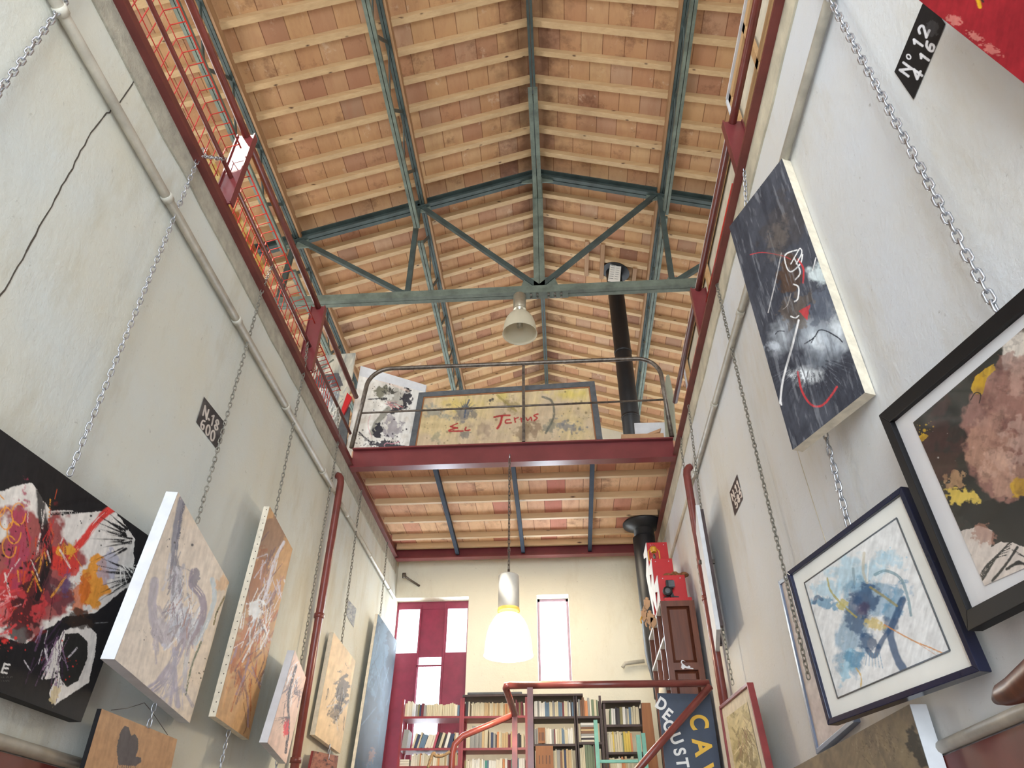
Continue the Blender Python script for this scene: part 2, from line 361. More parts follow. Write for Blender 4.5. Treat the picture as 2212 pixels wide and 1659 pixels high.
# edge beams of the galleries and loft beams
def edge_beam(x, sg, label):
    o = empty('edge_beam', (x, 2, ZG), label, 'beam', 'red steel edge beams')
    m = MB(); m.box((min(x-sg*0.03, x+sg*0.16), YF, ZG+0.0), (max(x-sg*0.03, x+sg*0.16), 8.62, ZG+0.02)); m.build('bottom_flange', M['red'], o)
    m = MB(); m.box((min(x, x+sg*0.012)-0.0, YF, ZG+0.02), (max(x, x+sg*0.012), 8.62, ZG+0.11)); m.build('web', M['red'], o)
edge_beam(XL+0.03, -1, 'oxide red steel beam edging the left gallery floor')
edge_beam(XR-0.03, 1, 'oxide red steel beam edging the right gallery floor')
def ibeam(name, y, z0, z1, sg, label, mt):
    o = empty(name, ((XL+XR)/2, y, z0), label, 'beam')
    MB().box((XL+0.03, y-0.05, z0), (XR-0.03, y+0.05, z0+0.016)).build('bottom_flange', mt, o)
    MB().box((XL+0.03, y-0.006, z0+0.016), (XR-0.03, y+0.006, z1-0.016)).build('web', mt, o)
    MB().box((XL+0.03, y-0.05, z1-0.016), (XR-0.03, y+0.05, z1)).build('top_flange', mt, o)
    return o
ibeam('steel_beam', 6.255, 3.605, 3.835, 1, 'deep dark red steel beam across the front of the loft', M['redbeam'])
ibeam('steel_beam', 8.6, 3.6, 3.77, 1, 'purple red steel beam under the back edge of the loft', M['redbeam'])
for k, (x0, x1) in enumerate(((-1.225, -1.275), (-0.42, -0.435), (0.39, 0.41))):
    o = MB().bar((x0, 6.3, 3.66), (x1, 8.56, 3.66), 0.045, 0.055).build('ceiling_joist', M['bluesteel'])
    o2 = MB()
    tag(o, ['blue-grey steel joist under the loft, left one', 'blue-grey steel joist under the loft, the middle one behind the lamp chain', 'blue-grey steel joist under the loft, right one nearest the stove pipe'][k], 'beam', 'steel joists under the loft')
for k, y in enumerate((6.767, 7.249, 7.731, 8.213, 8.5)):
    o = MB().box((XL+0.05, y-0.021, 3.705), (XR-0.05, y+0.021, 3.774)).build('timber_joist', M['floorjoist'])
    tag(o, ['knotty pine joist under the loft, nearest the front red beam', 'knotty pine joist under the loft, second from the front', 'knotty pine joist in the middle of the loft underside', 'knotty pine joist under the loft, second from the back wall', 'knotty pine joist under the loft, last before the back wall'][k], 'joist', 'pine joists under the loft')

# ------------------------------------------------------------------ roof steel
def lattice(x, ztop, zlow, w, label, ya=YF, yb=YE, low=(YF, YE), timber=None):
    o = empty('lattice_purlin', (x, 4, ztop), label, 'purlin', 'green lattice purlins under the roof')
    m = MB(); m.bar((x-0.018, ya, ztop), (x-0.018, yb, ztop), 0.03, 0.07); m.bar((x+0.018, ya, ztop), (x+0.018, yb, ztop), 0.03, 0.07); m.build('upper_chord', M['green_d'], o)
    if timber:
        MB().bar((x+timber, ya, ztop+0.03), (x+timber, yb, ztop+0.03), 0.03, 0.11).build('timber_packing', M['pine_y'], o)
    if zlow:
        for (a, b) in low:
            lw_ = 0.034 if x != XRID else 0.05; m = MB(); m.bar((x-lw_*.62, a, zlow), (x-lw_*.62, b, zlow), lw_, 0.045); m.bar((x+lw_*.62, a, zlow), (x+lw_*.62, b, zlow), lw_, 0.045); m.build('lower_chord', M['green'], o)
            y = a+0.05; up = False
            while y+0.42 < b:
                MB().bar((x, y, zlow if not up else ztop), (x, y+0.42, ztop if not up else zlow), 0.04, 0.012, up=(1, 0, 0)).build('lacing_bar', M['green_d'], o)
                up = not up; y += 0.42
    return o
Z_ = lambda x: zroof(x)-0.055
lattice(-1.64, Z_(-1.64), 7.05, 0, 'left inner green lattice purlin between eave and ridge', ya=1.0, low=((1.0, 6.08), (6.33, YE)), timber=0.05)
lattice(-3.27, Z_(-3.27), 6.62, 0, 'leftmost green lattice purlin above the left gallery', ya=1.0, low=((1.0, 6.0), (6.33, YE)), timber=0.05)
lattice(1.57, Z_(1.57), 7.28, 0, 'right green lattice purlin beside the stove pipe', ya=1.0, low=((1.0, 6.27), (6.33, YE)), timber=-0.05)
o = lattice(XRID, ZRID-0.09, 7.66, 0, 'green ridge purlin running along the peak of the roof', ya=1.0, low=((4.62, 6.2),), timber=None)
# truss
YT = 6.23
tr = empty('roof_truss', (XRID, YT, 5.95), 'large dark green steel roof truss with tie beam and diagonal struts', 'truss')
ZT = 5.955
def dbl(m, p, q, w=0.045, gap=0.012, h=0.1):
    dy = (w+gap)/2
    for sgy in (-1, 1): m.bar((p[0], YT+sgy*dy, p[1]), (q[0], YT+sgy*dy, q[1]), w, h, up=(0, 0, 1))
    return m
APX = (XRID, 8.2); NB = (-1.69, 7.66); NA = (-3.29, 7.12); NC = (1.53, 7.66); ND = (3.1, 7.13); GB = (-1.70, ZT+0.03); GC = (1.49, ZT+0.03); GK = (-0.095, ZT+0.06)
def rbar(p, q, w, d, name='strut', mt='green_d'):
    return MB().bar((p[0], YT, p[1]), (q[0], YT, q[1]), d, w, up=(0, 0, 1)).build(name, M[mt], tr)
for e in ((XOL+0.02, zroof(XOL)-0.06), (XOR-0.02, zroof(XOR)-0.06)):
    m = MB(); a = APX
    m.bar((a[0], YT, a[1]+0.02), (e[0], YT, e[1]+0.02), 0.13, 0.018); m.bar((a[0], YT, a[1]-0.03), (e[0], YT, e[1]-0.03), 0.02, 0.1); m.bar((a[0], YT-0.03, a[1]-0.085), (e[0], YT-0.03, e[1]-0.085), 0.05, 0.014); m.bar((a[0], YT+0.035, a[1]-0.085), (e[0], YT+0.035, e[1]-0.085), 0.05, 0.014)
    m.build('principal_rafter', M['green_d'], tr)
m = MB(); dbl(m, (XOL+0.02, ZT), (XOR-0.02, ZT), 0.055, 0.008, 0.1); m.build('tie_beam', M['green'], tr)
m = MB(); m.bar((XRID-0.03, YT, 8.15), (-0.125, YT, ZT+0.05), 0.07, 0.05, up=(0, 1, 0)); m.bar((XRID+0.035, YT, 8.15), (-0.06, YT, ZT+0.05), 0.07, 0.05, up=(0, 1, 0)); m.build('king_post', M['green'], tr)
for p, q in ((GK, NB), (GK, NC), (NB, GB), (NA, GB), (NC, GC), (GC, ND), (NA, (-3.3, ZT))):
    rbar(p, q, 0.062, 0.05)
for (cx_, cz_, w_, h_) in ((-0.09, ZT+0.1, 0.26, 0.13), (NB[0]+0.05, NB[1]-0.05, 0.13, 0.1), (NA[0]+0.05, NA[1]-0.06, 0.16, 0.13), (NC[0]-0.06, NC[1]-0.05, 0.13, 0.1), (GB[0]-0.05, GB[1]+0.03, 0.12, 0.07), (GC[0]+0.04, GC[1]+0.03, 0.12, 0.07), (XRID, 8.1, 0.22, 0.1)):
    MB().prism([(cx_-w_, YT-0.008, cz_-h_), (cx_+w_, YT-0.008, cz_-h_), (cx_+w_*0.7, YT-0.008, cz_+h_), (cx_-w_*0.7, YT-0.008, cz_+h_)], (0, 0.016, 0)).build('gusset_plate', M['green'], tr)
spl = MB().box((-0.33, YT-0.06, ZT-0.062), (0.25, YT+0.06, ZT-0.05)).build('splice_plate', M['green'], tr)
for i in range(6):
    for sg in (-1, 1):
        x = -0.27+i*0.075+(0.06 if i > 2 else 0); MB().lathe([(0, -0.012), (0.014, -0.012), (0.014, 0), (0, 0)], (x, YT+sg*0.03, ZT-0.062), 6).build('bolt', M['iron'], spl)
# trimmer frame round the stove pipe hole
for k, x in enumerate((0.62, 0.85, 1.33)):
    o = MB().bar((x, 7.33 if k < 2 else 7.7, zroof(x)+0.0), (x, 8.05, zroof(x)+0.0), 0.06, 0.075).build('trimmer_block', M['pine_y'])
    tag(o, ['short pale pine trimmer between rafters, left of the stove pipe', 'short pine trimmer between rafters, next to the flue collar', 'short pine trimmer right of the flue collar'][k], 'timber', 'pine trimmers round the flue')

# ------------------------------------------------------------------ railings
def arc(c, r, a0, a1, ax, n=8):
    out = []
    for i in range(n+1):
        a = a0+(a1-a0)*i/n; u, v = math.cos(a)*r, math.sin(a)*r
        out.append((c[0]+u, c[1], c[2]+v) if ax == 'xz' else ((c[0], c[1]+u, c[2]+v) if ax == 'yz' else (c[0]+u, c[1]+v, c[2])))
    return out
ra = empty('loft_railing', (-0.4, 6.21, ZF), 'bare iron tube railing with rounded corners along the loft edge', 'railing')
x0, x1, zt, r = -2.03, 1.19, 4.86, 0.25
pts = [(x0-0.06, 6.21, 3.84), (x0, 6.21, zt-r)]+[p for p in arc((x0+r, 6.21, zt-r), r, math.pi, math.pi/2, 'xz')][1:]+[p for p in arc((x1-r, 6.21, zt-r), r, math.pi/2, 0, 'xz')]+[(x1+0.01, 6.21, 3.84)]
MB().tube(pts, 0.024, 10).build('handrail_tube', M['iron'], ra)
MB().tube([(x0-0.03, 6.21, 4.27), (x1, 6.21, 4.30)], 0.011, 8).build('middle_rod', M['iron'], ra)
MB().bar((-0.30, 6.21, 3.84), (-0.295, 6.21, zt), 0.03, 0.03, up=(0, 1, 0)).build('middle_post', M['iron'], ra)

def side_rail(x, sg, ztop, zmid, posts, label):
    o = empty('gallery_railing', (x, 4, ZF), label, 'railing')
    MB().tube([(x+sg*0.0, YF+0.5, ztop), (x, 6.17, ztop)], 0.027, 10).build('top_rail', M['redpipe'], o)
    MB().tube([(x, YF+0.5, zmid), (x, 6.17, zmid)], 0.016, 8).build('middle_rail', M['redpipe'], o)
    for y in posts:
        m = MB(); w = 0.1
        m.box((x-0.06, y-0.006, ZG+0.10), (x+0.06, y+0.006, ztop+0.01)); m.box((x-0.066, y-0.02, ZG+0.10), (x-0.058, y+0.035, ztop+0.01)); m.box((x+0.058, y-0.02, ZG+0.10), (x+0.066, y+0.035, ztop+0.01))
        m.build('channel_post', M['redbeam'], o)
    return o
side_rail(XL-0.005, -1, 4.455, 3.99, (-0.7, 1.1, 2.93, 4.74), 'oxide red tube railing with channel posts on the left gallery')
side_rail(XR+0.04, 1, 4.24, 3.86, (-0.35, 1.25, 2.9, 4.5), 'oxide red tube railing with channel posts on the right gallery')
# wire mesh guards
def guard(x, ya, yb, z0, z1, sg, label, step=0.085, fold=0.09):
    m = MB(); y = ya
    while y < yb:
        m.tube([(x, y, z0), (x, y, z1), (x+sg*fold, y, z1+0.03)], 0.004, 5); y += step
    for z in np.linspace(z0+0.02, z1, 4): m.tube([(x, ya, z), (x, yb, z)], 0.0035, 5)
    m.tube([(x+sg*fold, ya, z1+0.03), (x+sg*fold, yb, z1+0.03)], 0.006, 5)
    o = m.build('wire_mesh_guard', M['orangered']); tag(o, label, 'wire mesh'); return o
guard(XL-0.07, 1.15, 2.88, 3.8, 4.22, 1, 'red wire mesh guard on the left gallery nearest the camera')
guard(XL-0.07, 3.0, 4.68, 3.8, 4.18, 1, 'red wire mesh guard on the left gallery between the two channel posts')
guard(XL-0.07, 4.8, 5.6, 3.8, 4.1, 1, 'short red wire mesh guard at the far end of the left gallery', step=0.06)
guard(XR+0.09, 3.25, 4.45, 3.8, 4.02, -1, 'red wire mesh guard on the right gallery beyond the first post', step=0.05, fold=0.02)
guard(XR+0.09, 4.55, 5.9, 3.8, 4.0, -1, 'red wire mesh guard on the right gallery near the loft', step=0.05, fold=0.02)

# ------------------------------------------------------------------ chains
def chain(pts, label, mt='zinc', L=0.042, w=0.013, wire=0.0036, name='hanging_chain', group=None):
    m = MB(); P = [Vector(p) for p in pts]; seglen = [(P[i+1]-P[i]).length for i in range(len(P)-1)]; tot = sum(seglen)
    step = L-2.4*wire; n = max(1, int(tot/step)); k = 0
    rr = random.Random(len(pts)*7+int(tot*100))
    for i in range(n):
        s = (i+0.5)*tot/n; j = 0
        while j < len(seglen)-1 and s > seglen[j]: s -= seglen[j]; j += 1
        d = (P[j+1]-P[j]).normalized(); c = P[j]+d*s
        ref = Vector((1, 0, 0)) if abs(d.x) < 0.9 else Vector((0, 1, 0)); u = d.cross(ref).normalized(); v = d.cross(u).normalized()
        a = (math.pi/4 if i % 2 else -math.pi/4)+rr.uniform(-.25, .25); sd = u*math.cos(a)+v*math.sin(a)
        ring = []
        hl = L/2-w
        for q in range(10):
            t = 2*math.pi*q/10+math.pi/10; cc, ss = math.cos(t), math.sin(t)
            ring.append(c+sd*(w*cc*0.75)+d*((hl if ss > 0 else -hl)+w*ss))
        m.tube(ring, wire, 5, closed=True)
    o = m.build(name, M[mt]); tag(o, label, 'chain', group); return o
xl = XL+0.045; xr = XR-0.045
chain([(XL+0.03, 1.39, 3.66), (xl, 1.40, 2.0), (xl, 1.40, 1.6)], 'thick zinc chain crossing the top left corner of the left wall', L=0.05, w=0.015, wire=0.0045)
chain([(XL+0.0, 2.80, 4.02), (XL+0.035, 2.52, 3.66), (xl, 2.538, 1.48)], 'zinc chain holding the black splashed canvas on the left wall', L=0.046, w=0.014)
chain([(XL+0.0, 2.80, 4.0), (XL-0.03, 2.62, 3.82), (XL+0.0, 2.56, 3.8)], 'short zinc chain end looped over the left middle rail')
chain([(XL+0.0, 3.74, 3.98), (XL+0.035, 3.64, 3.66), (xl, 3.64, 1.78)], 'thin chain holding the white bird-like canvas on the left wall', 'oldchain')
chain([(XL+0.0, 4.66, 3.98), (XL+0.035, 4.64, 3.66), (xl, 4.66, 2.30)], 'thin chain holding the tall narrow brown painting on the left wall', 'oldchain')
chain([(XL+0.0, 5.66, 3.98), (XL+0.035, 5.74, 3.66), (xl, 5.73, 1.52)], 'thin chain holding the small pink canvas on the left wall', 'oldchain')
chain([(XL+0.035, 6.7, 3.6), (xl, 6.72, 1.99)], 'thin chain holding the cream canvas beyond the left red pipe', 'oldchain')
chain([(XL+0.035, 8.05, 3.6), (xl, 8.05, 2.7)], 'thin chain holding the tall dark board by the back wall', 'oldchain')
chain([(-2.0, 3.62, 0.84), (-2.0, 3.62, 0.70)], 'short zinc chain between the white bird-like canvas and the butterfly panel')
chain([(-2.03, 4.6, 0.9), (-2.03, 4.58, 0.45)], 'zinc chain dangling below the tall narrow brown painting')
chain([(-2.03, 5.5, 0.88), (-2.03, 5.5, 0.55)], 'zinc chain dangling below the small pink canvas')
chain([(-2.03, 6.7, 1.14), (-2.03, 6.7, 1.02)], 'short chain above the small reddish panel')
chain([(xr, 1.49, 3.66), (xr, 1.50, 1.28)], 'thick zinc chain holding the large black framed picture', L=0.05, w=0.015, wire=0.0045)
chain([(XR+0.02, 2.70, 3.84), (XR-0.01, 2.76, 3.72), (XR-0.03, 2.90, 3.4)], 'doubled zinc chain looped over the right rail above the tall dark painting', L=0.04)
chain([(XR+0.03, 2.62, 3.86), (XR+0.02, 2.9, 3.78)], 'short loose zinc chain end on the right middle rail')
chain([(XR+0.02, 3.8, 3.84), (xr+0.02, 3.79, 3.6), (xr, 3.72, 1.40), (xr, 3.73, 0.9)], 'thin chain running down to the hidden grey framed picture', 'oldchain', L=0.036)
chain([(XR+0.02, 5.9, 3.8), (XR-0.04, 5.86, 3.5), (xr-0.02, 5.83, 2.0)], 'thin chain hanging behind the right red pipe', 'oldchain')
chain([(xr-0.0, 2.74, 1.70), (xr, 2.79, 1.22)], 'zinc chain between the tall dark painting and the blue watercolour', L=0.05, w=0.015, wire=0.0045)
chain([(XR-0.03, 5.3, 3.6), (1.15, 5.22, 2.55), (1.16, 5.22, 1.23)], 'dark chain in front of the edge-on white board on the right wall', 'oldchain')
chain([(xr, 3.02, 0.57), (xr-0.02, 3.0, 0.53)], 'very short chain above the mottled brown panel')

# ------------------------------------------------------------------ wall pipes, mouldings, cracks
def conduit(x, sg, z, ya, yb, label, r=0.026):
    o = empty('wall_conduit', (x, 3, z), label, 'pipe')
    MB().tube([(x, ya, z), (x, yb, z)], r, 12).build('pipe', M['conduit'], o)
    y = ya+0.3; m_ = 0
    while y < yb:
        MB().lathe([(r*1.0, -0.02), (r*1.22, -0.02), (r*1.22, 0.02), (r, 0.02)], (x, y, z), 12, 'y').build('pipe_clip', M['conduit'], o); y += 1.02
    return o
conduit(XL+0.035, -1, 3.15, YF, 5.83, 'pale painted pipe running the length of the left wall')
conduit(XL+0.03, -1, 3.15, 6.05, 8.8, 'twin pale pipe on the left wall beyond the red standpipe', 0.018)
MB().box((XL-0.005, YF, 3.178), (XL+0.012, 8.8, 3.215)).build('trim_3', M['band'])['kind'] = 'structure'
conduit(XR-0.03, 1, 3.03, YF, 5.6, 'pale painted pipe running along the right wall', 0.022)
MB().box((XR-0.015, YF, 3.06), (XR+0.01, 8.8, 3.10)).build('trim_4', M['band'])['kind'] = 'structure'
def strip(pts, w, axis_x, sg, mt, name, parent=None):
    m = MB()
    for i in range(len(pts)-1):
        a, b = pts[i], pts[i+1]
        m.bar((axis_x, a[0], a[1]), (axis_x, b[0], b[1]), w[i] if isinstance(w, list) else w, 0.0012, up=(1, 0, 0))
    return m.build(name, mt, parent)
rr = random.Random(5)
cr = [(1.80, 1.80)]
tgt = [(2.02, 2.35), (1.95, 2.7), (1.90, 3.1), (1.885, 3.4), (1.90, 3.5)]
for t_ in tgt:
    a = cr[-1]
    for k in range(1, 7): cr.append((a[0]+(t_[0]-a[0])*k/6+rr.uniform(-.008, .008), a[1]+(t_[1]-a[1])*k/6))
pxs = [(-20, 665), (10, 625), (50, 560), (85, 490), (120, 430), (150, 375), (175, 325), (205, 275), (232, 245), (250, 232), (275, 200), (296, 160), (314, 155)]
cr = []
for i in range(len(pxs)-1):
    for k in range(4):
        x = pxs[i][0]+(pxs[i+1][0]-pxs[i][0])*k/4+rr.uniform(-1.6, 1.6); y = pxs[i][1]+(pxs[i+1][1]-pxs[i][1])*k/4+rr.uniform(-1.6, 1.6)
        p = at(x, y, 0, XL+0.001); cr.append((p[1], p[2]))
struct(strip(cr, [0.005+0.003*rr.random() for _ in cr], XL+0.0006, 1, M['crack'], 'wall_crack', wl))
cr = []
for x, y in ((1640, 640), (1680, 820), (1730, 1000), (1790, 1190)):
    p = at(x, y, 0, XR); cr.append((p[1], p[2]))
struct(strip(cr, 0.006, XR-0.0006, 1, M['band'], 'wall_seam', wr))
# dado and moulding low on both walls
struct(MB().box((XL-0.01, YF, FLZ), (XL+0.012, 5.8, 0.465)).build('trim_5', M['dado']))
struct(MB().tube([(XL+0.01, YF, 0.495), (XL+0.01, 5.8, 0.495)], 0.026, 10).build('trim_6', M['conduit']))
struct(MB().box((XR-0.012, YF, FLZ), (XR+0.01, 5.8, 0.40)).build('trim_7', M['dado']))
struct(MB().tube([(XR-0.01, YF, 0.425), (XR-0.01, 5.8, 0.425)], 0.02, 10).build('trim_8', M['conduit']))
# red standpipes
def standpipe(x, y, zt, sg, label):
    o = empty('standpipe', (x, y, 0.3), label, 'pipe')
    pts = [(x-sg*0.05, y, zt)]+[(x-sg*0.05+sg*0.05*math.sin(a), y, zt-0.08*(1-math.cos(a))) for a in (0.5, 1.0, 1.57)]+[(x, y, FLZ)]
    MB().tube(pts, 0.034, 12).build('pipe', M['redpipe'], o)
    for z in (2.0, 0.9):
        MB().lathe([(0.034, -0.02), (0.043, -0.018), (0.043, 0.018), (0.034, 0.02)], (x, y, z), 14).build('coupling', M['redpipe'], o)
    return o
standpipe(XL+0.06, 5.93, 3.36, 1, 'oxide red vertical pipe with bent top on the left wall')
standpipe(XR-0.06, 5.7, 3.2, -1, 'oxide red vertical pipe with bent top on the right wall')

# ------------------------------------------------------------------ painted surfaces
RNG = np.random.RandomState(11)
LAT = RNG.rand(128, 128)
def vn(x, y):
    xi = np.floor(x).astype(int); yi = np.floor(y).astype(int); fx = x-xi; fy = y-yi
    fx = fx*fx*(3-2*fx); fy = fy*fy*(3-2*fy)
    a = LAT[xi % 128, yi % 128]; b = LAT[(xi+1) % 128, yi % 128]; c = LAT[xi % 128, (yi+1) % 128]; d = LAT[(xi+1) % 128, (yi+1) % 128]
    return (a*(1-fx)+b*fx)*(1-fy)+(c*(1-fx)+d*fx)*fy
def fbm(x, y, o=4):
    s = 0; a = 0.5; t = 0
    for k in range(o): s = s+a*vn(x*2**k+17*k, y*2**k+9*k); t += a; a *= 0.55
    return s/t
def solve_quad(px, ax, val, anchor=None):
    TL, TR, BR, BL = px
    if ax == 1 or anchor is None: return [at(x, y, ax, val) for x, y in px]
    if anchor == 'R': a, b = (TR, BR), (TL, BL)
    else: a, b = (TL, BL), (TR, BR)
    A = [at(x, y, 0, val) for x, y in a]; B = [at(x, y, 0, val) for x, y in b]
    s = (A[0][2]/B[0][2]+A[1][2]/B[1][2])/2
    pa = (A[0]+A[1])/2; pb = s*(B[0]+B[1])/2
    d = pb-pa; n = np.array([-d[1], d[0], 0.0]); k = n@pa
    return [ray(x, y)*(k/(n@ray(x, y))) for x, y in px]
class Art:
    def __init__(s, quad, n, m, base, fr=(0, 0, 1.0), inset=0.0):
        s.q = [np.asarray(c, float) for c in quad]
        u = np.linspace(inset, 1-inset, n)[None, :, None]; v = np.linspace(inset, 1-inset, m)[:, None, None]
        TL, TR, BR, BL = s.q
        s.P = (TL*(1-u)+TR*u)*(1-v)+(BL*(1-u)+BR*u)*v
        s.n, s.m = n, m; s.U = np.broadcast_to(u[..., 0], (m, n)); s.V = np.broadcast_to(v[..., 0], (m, n))
        X, Y = pj(s.P); s.X = (X-fr[0])*fr[2]; s.Y = (Y-fr[1])*fr[2]; s.k = fr[2]
        s.C = np.zeros((m, n, 3)); s.C[:] = lin(base)
    def put(s, mask, col, a=1.0):
        w = (np.clip(mask, 0, 1)*a)[..., None]; s.C = s.C*(1-w)+np.array(lin(col))*w; return s
    def nz(s, sc, ox=0, oy=0, o=4): return fbm(s.X/sc+ox, s.Y/sc+oy, o)
    def wash(s, col, sc, lo=.45, hi=.6, a=1.0, seed=0, ang=0, asp=1.0):
        c, q = math.cos(ang), math.sin(ang); x = (s.X*c+s.Y*q)/sc/asp; y = (-s.X*q+s.Y*c)/sc
        return s.put((fbm(x+seed*7.3, y+seed*3.1, 5)-lo)/(hi-lo), col, a)
    def stroke(s, pts, w, col, a=1.0, rough=0.35, dry=0.0, soft=0.25, seed=0, taper=False):
        best = np.full(s.X.shape, 1e9); sd = np.zeros(s.X.shape); tt = np.zeros(s.X.shape); L = 0
        P = [np.array(p, float) for p in pts]
        if len(P) > 2:
            R = []
            for i in range(len(P)-1):
                p0 = P[max(i-1, 0)]; p1 = P[i]; p2 = P[i+1]; p3 = P[min(i+2, len(P)-1)]
                for t in np.linspace(0, 1, 6)[:-1]:
                    R.append(0.5*((2*p1)+(-p0+p2)*t+(2*p0-5*p1+4*p2-p3)*t*t+(-p0+3*p1-3*p2+p3)*t**3))
            P = R+[P[-1]]
        tot = sum(np.linalg.norm(P[i+1]-P[i]) for i in range(len(P)-1))+1e-9
        for i in range(len(P)-1):
            d = P[i+1]-P[i]; l = np.linalg.norm(d)+1e-9; d = d/l
            rx, ry = s.X-P[i][0], s.Y-P[i][1]; t = np.clip(rx*d[0]+ry*d[1], 0, l)
            dx, dy = rx-t*d[0], ry-t*d[1]; D = np.hypot(dx, dy); m = D < best
            best = np.where(m, D, best); sd = np.where(m, (rx*d[1]-ry*d[0]), sd); tt = np.where(m, (L+t)/tot, tt); L += l
        ww = w*(1-rough*fbm(s.X/w/1.5+seed*5, s.Y/w/1.5+seed*2, 3)*1.2)
        if taper: ww = ww*(1-0.85*tt)
        mask = (ww-best)/(soft*w+1e-6)+0.0
        if dry: mask = mask*np.clip((vn(sd/w*9+seed*13, tt*tot/w/2.2+seed)-dry*0.75)/0.18, 0, 1)
        return s.put(mask, col, a)
    def blot(s, cx, cy, rx, ry, col, ang=0, a=1.0, edge=0.5, soft=0.15, seed=0, sc=None):
        c, q = math.cos(ang), math.sin(ang); x = ((s.X-cx)*c+(s.Y-cy)*q)/rx; y = (-(s.X-cx)*q+(s.Y-cy)*c)/ry
        r = np.hypot(x, y); k = sc or min(rx, ry)*0.55
        return s.put((1+edge*(fbm(s.X/k+seed*3.3, s.Y/k+seed, 5)-0.5)*2.4-r)/soft, col, a)
    def splat(s, cx, cy, r, n, size, col, seed=0, a=1.0):
        rr = np.random.RandomState(seed+50)
        for i in range(n):
            an = rr.rand()*6.28; d = r*rr.rand()**0.7; x, y = cx+math.cos(an)*d, cy+math.sin(an)*d; z = size*(0.3+rr.rand()**3*1.6)
            s.put((z-np.hypot(s.X-x, s.Y-y))/(0.4*z), col, a)
        return s
    def poly(s, pts, col, a=1.0, seed=0, edge=3.0, soft=1.5):
        ins = np.zeros(s.X.shape, bool); P = pts; wx = s.X+(s.nz(edge*4+1, seed)-.5)*edge*2; wy = s.Y+(s.nz(edge*4+1, seed+9)-.5)*edge*2
        j = len(P)-1
        for i in range(len(P)):
            (xi, yi), (xj, yj) = P[i], P[j]
            if yi != yj: ins ^= ((yi > wy) != (yj > wy)) & (wx < (xj-xi)*(wy-yi)/(yj-yi)+xi)
            j = i
        return s.put(ins.astype(float), col, a)
    def burst(s, cx, cy, r0, r1, a0, a1, n, w, col, seed=0, dry=0.2, a=1.0):
        rr = np.random.RandomState(seed+9)
        for i in range(n):
            t = a0+(a1-a0)*(i+rr.rand()*0.8)/n; q0, q1 = r0*(0.6+0.8*rr.rand()), r1*(0.6+0.5*rr.rand())
            s.stroke([(cx+math.cos(t)*q0, cy+math.sin(t)*q0), (cx+math.cos(t)*q1, cy+math.sin(t)*q1)], w*(0.5+rr.rand()), col, a, dry=dry, seed=i+seed, taper=True)
        return s
    def scrib(s, cx, cy, rx, ry, n, w, cols, seed=0, ang=1.57, L=1.0, a=0.8):
        rr = np.random.RandomState(seed+77)
        for i in range(n):
            x, y = cx+rr.randn()*rx*0.5, cy+rr.randn()*ry*0.5; t = ang+rr.randn()*0.35; l = L*(0.4+rr.rand())
            s.stroke([(x, y), (x+math.cos(t)*l, y+math.sin(t)*l)], w*(0.4+rr.rand()), cols[rr.randint(len(cols))], a, dry=0.35, seed=i)
        return s
    def grain(s, amt=.22, sc=5, ang=1.8, asp=6):
        c, q = math.cos(ang), math.sin(ang); x = (s.X*c+s.Y*q)/(sc*s.k)/asp; y = (-s.X*q+s.Y*c)/(sc*s.k)
        s.C *= (1+amt*(fbm(x, y, 4)-.5)*2+amt*.6*(fbm(s.X/(9*s.k)+4, s.Y/(9*s.k), 4)-.5)*2)[..., None]; return s
    def mesh(s, name, parent, rough=0.7):
        s.grain()
        me = bpy.data.meshes.new(name); N = s.n*s.m
        me.vertices.add(N); me.vertices.foreach_set('co', s.P.reshape(-1).astype(np.float32))
        i = np.arange(N).reshape(s.m, s.n); q = np.stack([i[:-1, :-1], i[1:, :-1], i[1:, 1:], i[:-1, 1:]], -1).reshape(-1)
        nf = len(q)//4; me.loops.add(len(q)); me.polygons.add(nf); me.loops.foreach_set('vertex_index', q.astype(np.int32))
        me.polygons.foreach_set('loop_start', (np.arange(nf)*4).astype(np.int32)); me.polygons.foreach_set('loop_total', np.full(nf, 4, np.int32))
        me.update(); me.validate()
        at_ = me.color_attributes.new('paint', 'FLOAT_COLOR', 'POINT'); c = np.ones((N, 4), np.float32); c[:, :3] = np.clip(s.C.reshape(-1, 3), 0, 1)
        at_.data.foreach_set('color', c.reshape(-1)); me.materials.append(M['paint'])
        o = bpy.data.objects.new(name, me); C.objects.link(o)
        if parent: par(o, parent)
        return o
def paintmat():
    t = NT('painted_surface'); a = t.n('ShaderNodeAttribute'); a.attribute_name = 'paint'; t.l(a.outputs['Color'], t.b.inputs['Base Color'])
    t.set(0.65, spec=0.2); t.bump(t.noise(t.coord(), 90, 5, 0.7), 0.15, 0.002); return t.m
M['paint'] = paintmat()
def back_normal(q, side):
    TL, TR, BR, BL = q; n = np.cross(TR-TL, BL-TL); n = n/np.linalg.norm(n)
    c = (TL+BR)/2
    return n if n@c > 0 else -n
def slab(q, th, off, mat, name, parent, grow=0.0):
    n = back_normal(q, 0); c = sum(q)/4
    qq = [p+(p-c)*grow+n*off for p in q]
    o = MB().prism([tuple(p) for p in qq], tuple(n*th)).build(name, mat, parent); return o
def lerpq(q, l, t, r, b):
    """sub-quad with fractional insets"""
    TL, TR, BR, BL = q
    f = lambda u, v: (TL*(1-u)+TR*u)*(1-v)+(BL*(1-u)+BR*u)*v
    return [f(l, t), f(1-r, t), f(1-r, 1-b), f(l, 1-b)]
